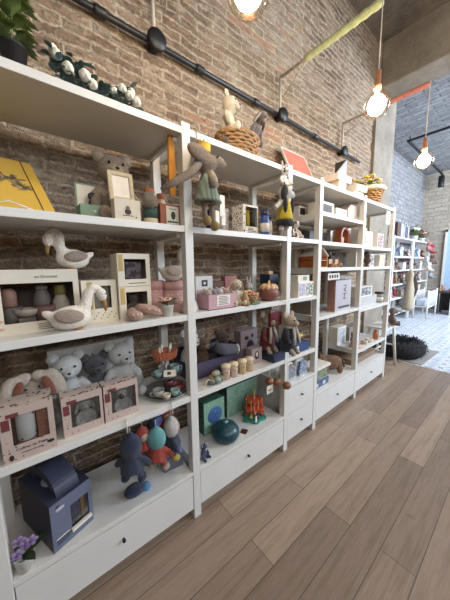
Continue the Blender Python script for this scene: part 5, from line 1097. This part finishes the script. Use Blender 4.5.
for k, (x, z, cn, lab) in enumerate([(8.75, 1.75, 'rose', 'rose plush hanging on the corner rack front, high'), (9.1, 1.7, 'red', 'red plush hanging at the far end of the corner rack'), (9.25, 1.4, 'brown', 'brown plush hanging at the far end of the corner rack, below the red one'), (8.6, 1.35, 'white', 'white plush hanging on the corner rack front, middle height'), (8.95, 1.2, 'cream', 'cream plush hanging on the corner rack front, lower middle'), (9.2, 1.0, 'grey', 'grey plush hanging lowest on the corner rack front')]):
    t = plush('rack_plush', lab, 'plush toy', (x, .8, z), .3, PL('rack_'+cn, cols[cn]), rnd.uniform(-.5, .5), None, rnd.choice(['round', 'long'])); MB().tube([(0, 0, .28), (0, .05, .34), (0, .12, .345)], .004, CORD, 5).build('hanging_loop', t)
t = thing('doll_crib', 'white toy crib standing in front of the corner rack', 'crib', (8.35, .68, 0)); 
for x in (-.45, .45):
    for y in (-.14, .14): MB().tube([(x, y, 0), (x, y, .75)], .02, WHITE).build('leg', t)
for y in (-.14, .14):
    b = MB(); [b.tube([(-.45+.1*k, y, .3), (-.45+.1*k, y, .7)], .009, WHITE, 6) for k in range(1, 9)]; b.tube([(-.45, y, .3), (.45, y, .3)], .014, WHITE); b.tube([(-.45, y, .7), (.45, y, .7)], .014, WHITE); b.build('side_rail', t)
MB().box(-.44, .44, -.13, .13, .3, .33, WHITE).build('bed_base', t)
solid('crib_blanket', 'pale blue-white blanket folded in the white toy crib', 'blanket', (8.35, .57, .33), .8, .16, .22, M('ice_fabric', (202, 208, 218), .9, .06, 20, .3), bev=.03)
t = thing('display_table', 'dark display table at the right edge, against the far wall', 'table', (9.35, .0, 0)); MB().box(-.3, .3, -1.1, .62, .6, .64, M('dark_wood', (66, 50, 42), .5)).build('tabletop', t)
for x in (-.26, .26):
    for y in (-1.05, .57): MB().box(x-.03, x+.03, y-.03, y+.03, 0, .6, M('dark_wood', (66, 50, 42))).build('leg', t)
MB().box(.2, .26, -1.02, .54, .05, .6, INK).build('back_panel', t)  # near-black sheet painting in the shade beneath the tabletop
for k, (y, c, lab) in enumerate([(.5, (196, 150, 120), 'tan toy bundle at the left end of the dark display table'), (.3, (166, 44, 44), 'red toy bundle in the middle of the display table'), (.1, (176, 60, 56), 'red toy bundle at the right of the display table'), (-.2, (206, 200, 196), 'white toy bundle farthest right on the display table')]):
    plush('toy_bundle', lab, 'plush toy', (9.25, y, .64), .2, PL('bundle_%d' % k, c), -PI/2+.2*k, None, 'round')
t = thing('leaning_board', 'white board leaning against the dark display table', 'board', (9.0, .36, 0.005), 0, rot=(0, 0, 0)); MB().prism([(0, 0), (.02, 0), (.04, .75), (.02, .75)], -.75, -.08, WHITE).build('board', t)
d = MB().box(0, .04, -.5, .5, 0, 2.36, M('pale_blue_door', (176, 200, 226), .4), bev=.004); d = d.build('door_1', None, (XE-.05, .12, 0)); struct(d)
b = MB(); b.box(-.012, .05, -.56, -.5, 0, 2.42, WHITE); b.box(-.012, .05, .5, .56, 0, 2.42, WHITE); b.box(-.012, .05, -.56, .56, 2.36, 2.42, WHITE); b.build('door_frame', d); MB().tube([(0, -.42, 1.0), (-.05, -.42, 1.0), (-.05, -.34, 1.0)], .01, STEEL).build('door_handle', d)
t = thing('track_light', 'black ceiling track with a black spotlight in the far room', 'track light', (6.6, .85, 4.0)); MB().box(-.02, .02, -1.2, 0, -.015, .02, BLACK).build('track', t); MB().box(-.02, 3.2, -.02, .02, -.015, .02, BLACK).build('track', t)
for (x, y) in ((0, -1), (.1, 0), (1.6, 0), (3.1, 0)): MB().tube([(x, y, .02), (x, y, .14)], .008, BLACK).build('hanger', t)
MB().lathe([(0, 0), (.07, 0), (.075, .05), (.07, .3), (.03, .32), (0, .32)], BLACK, (3.1, 0, -.36), 18).build('spot_head', t); MB().tube([(3.1, 0, -.06), (3.1, 0, 0)], .015, BLACK).build('spot_stem', t)

# ---------------------------------------------------------------- repeats share a group
GROUPS = {'goose_plush': 'plush geese on the third board', 'toy_cup': 'toy cups on the shelves', 'toy_jar': 'toy jars at the front of the fourth board', 'pink_gift_box': 'pink spotted gift boxes',
  'cream_gift_box': 'cream gift boxes with windows', 'bear_plush': 'plush bears on the shelves', 'hanging_doll': 'dolls hanging on the rail', 'wooden_charm': 'wooden bead charms', 'slipper': 'pair of baby slippers',
  'wall_bracket': 'lamp brackets on the brick wall', 'pendant_lamp': 'globe pendant lamps', 'rack_plush': 'plush toys on the far racks', 'rack_box': 'toy boxes on the far racks', 'toy_rack': 'white toy racks in the far room',
  'paper_bag': 'paper bags on the near rack', 'toy_chair': 'toy chairs by the dollhouse', 'white_carton': 'white boxes piled on the top board', 'toy_pack': 'toy packs on the narrow base', 'mouse_doll': 'mouse dolls',
  'slim_book': 'slim books beside the tall box', 'round_box': 'rose pink round boxes', 'toy_bundle': 'toys on the display table', 'mini_plush': 'tiny plush toys', 'picture_box': 'picture boxes', 'drinking_bottle': 'drinking bottles on the second board',
  'toy_bottle': 'toy bottles', 'blue_package': 'blue packages in the first bay', 'mint_box': 'mint green boxes', 'toy_bowl': 'toy bowls in the ivory gift box', 'beige_carton': 'tall cartons behind the dollhouse', 'white_gift_box': 'white boxes on the short upper board',
  'hook': 'steel hooks on the top board', 'artificial_tree': 'potted bushes on the corner rack', 'mauve_gift_box': 'mauve gift boxes', 'brown_box': 'brown boxes', 'folded_cloth': 'folded cloths in gift boxes', 'white_plush': 'white plush toys', 'box_riser': 'card risers in gift boxes'}
for o in list(scene.objects):
    n = o.name.split('.')[0]
    if o.parent is None and n in GROUPS and 'label' in o and 'group' not in o: o['group'] = GROUPS[n]
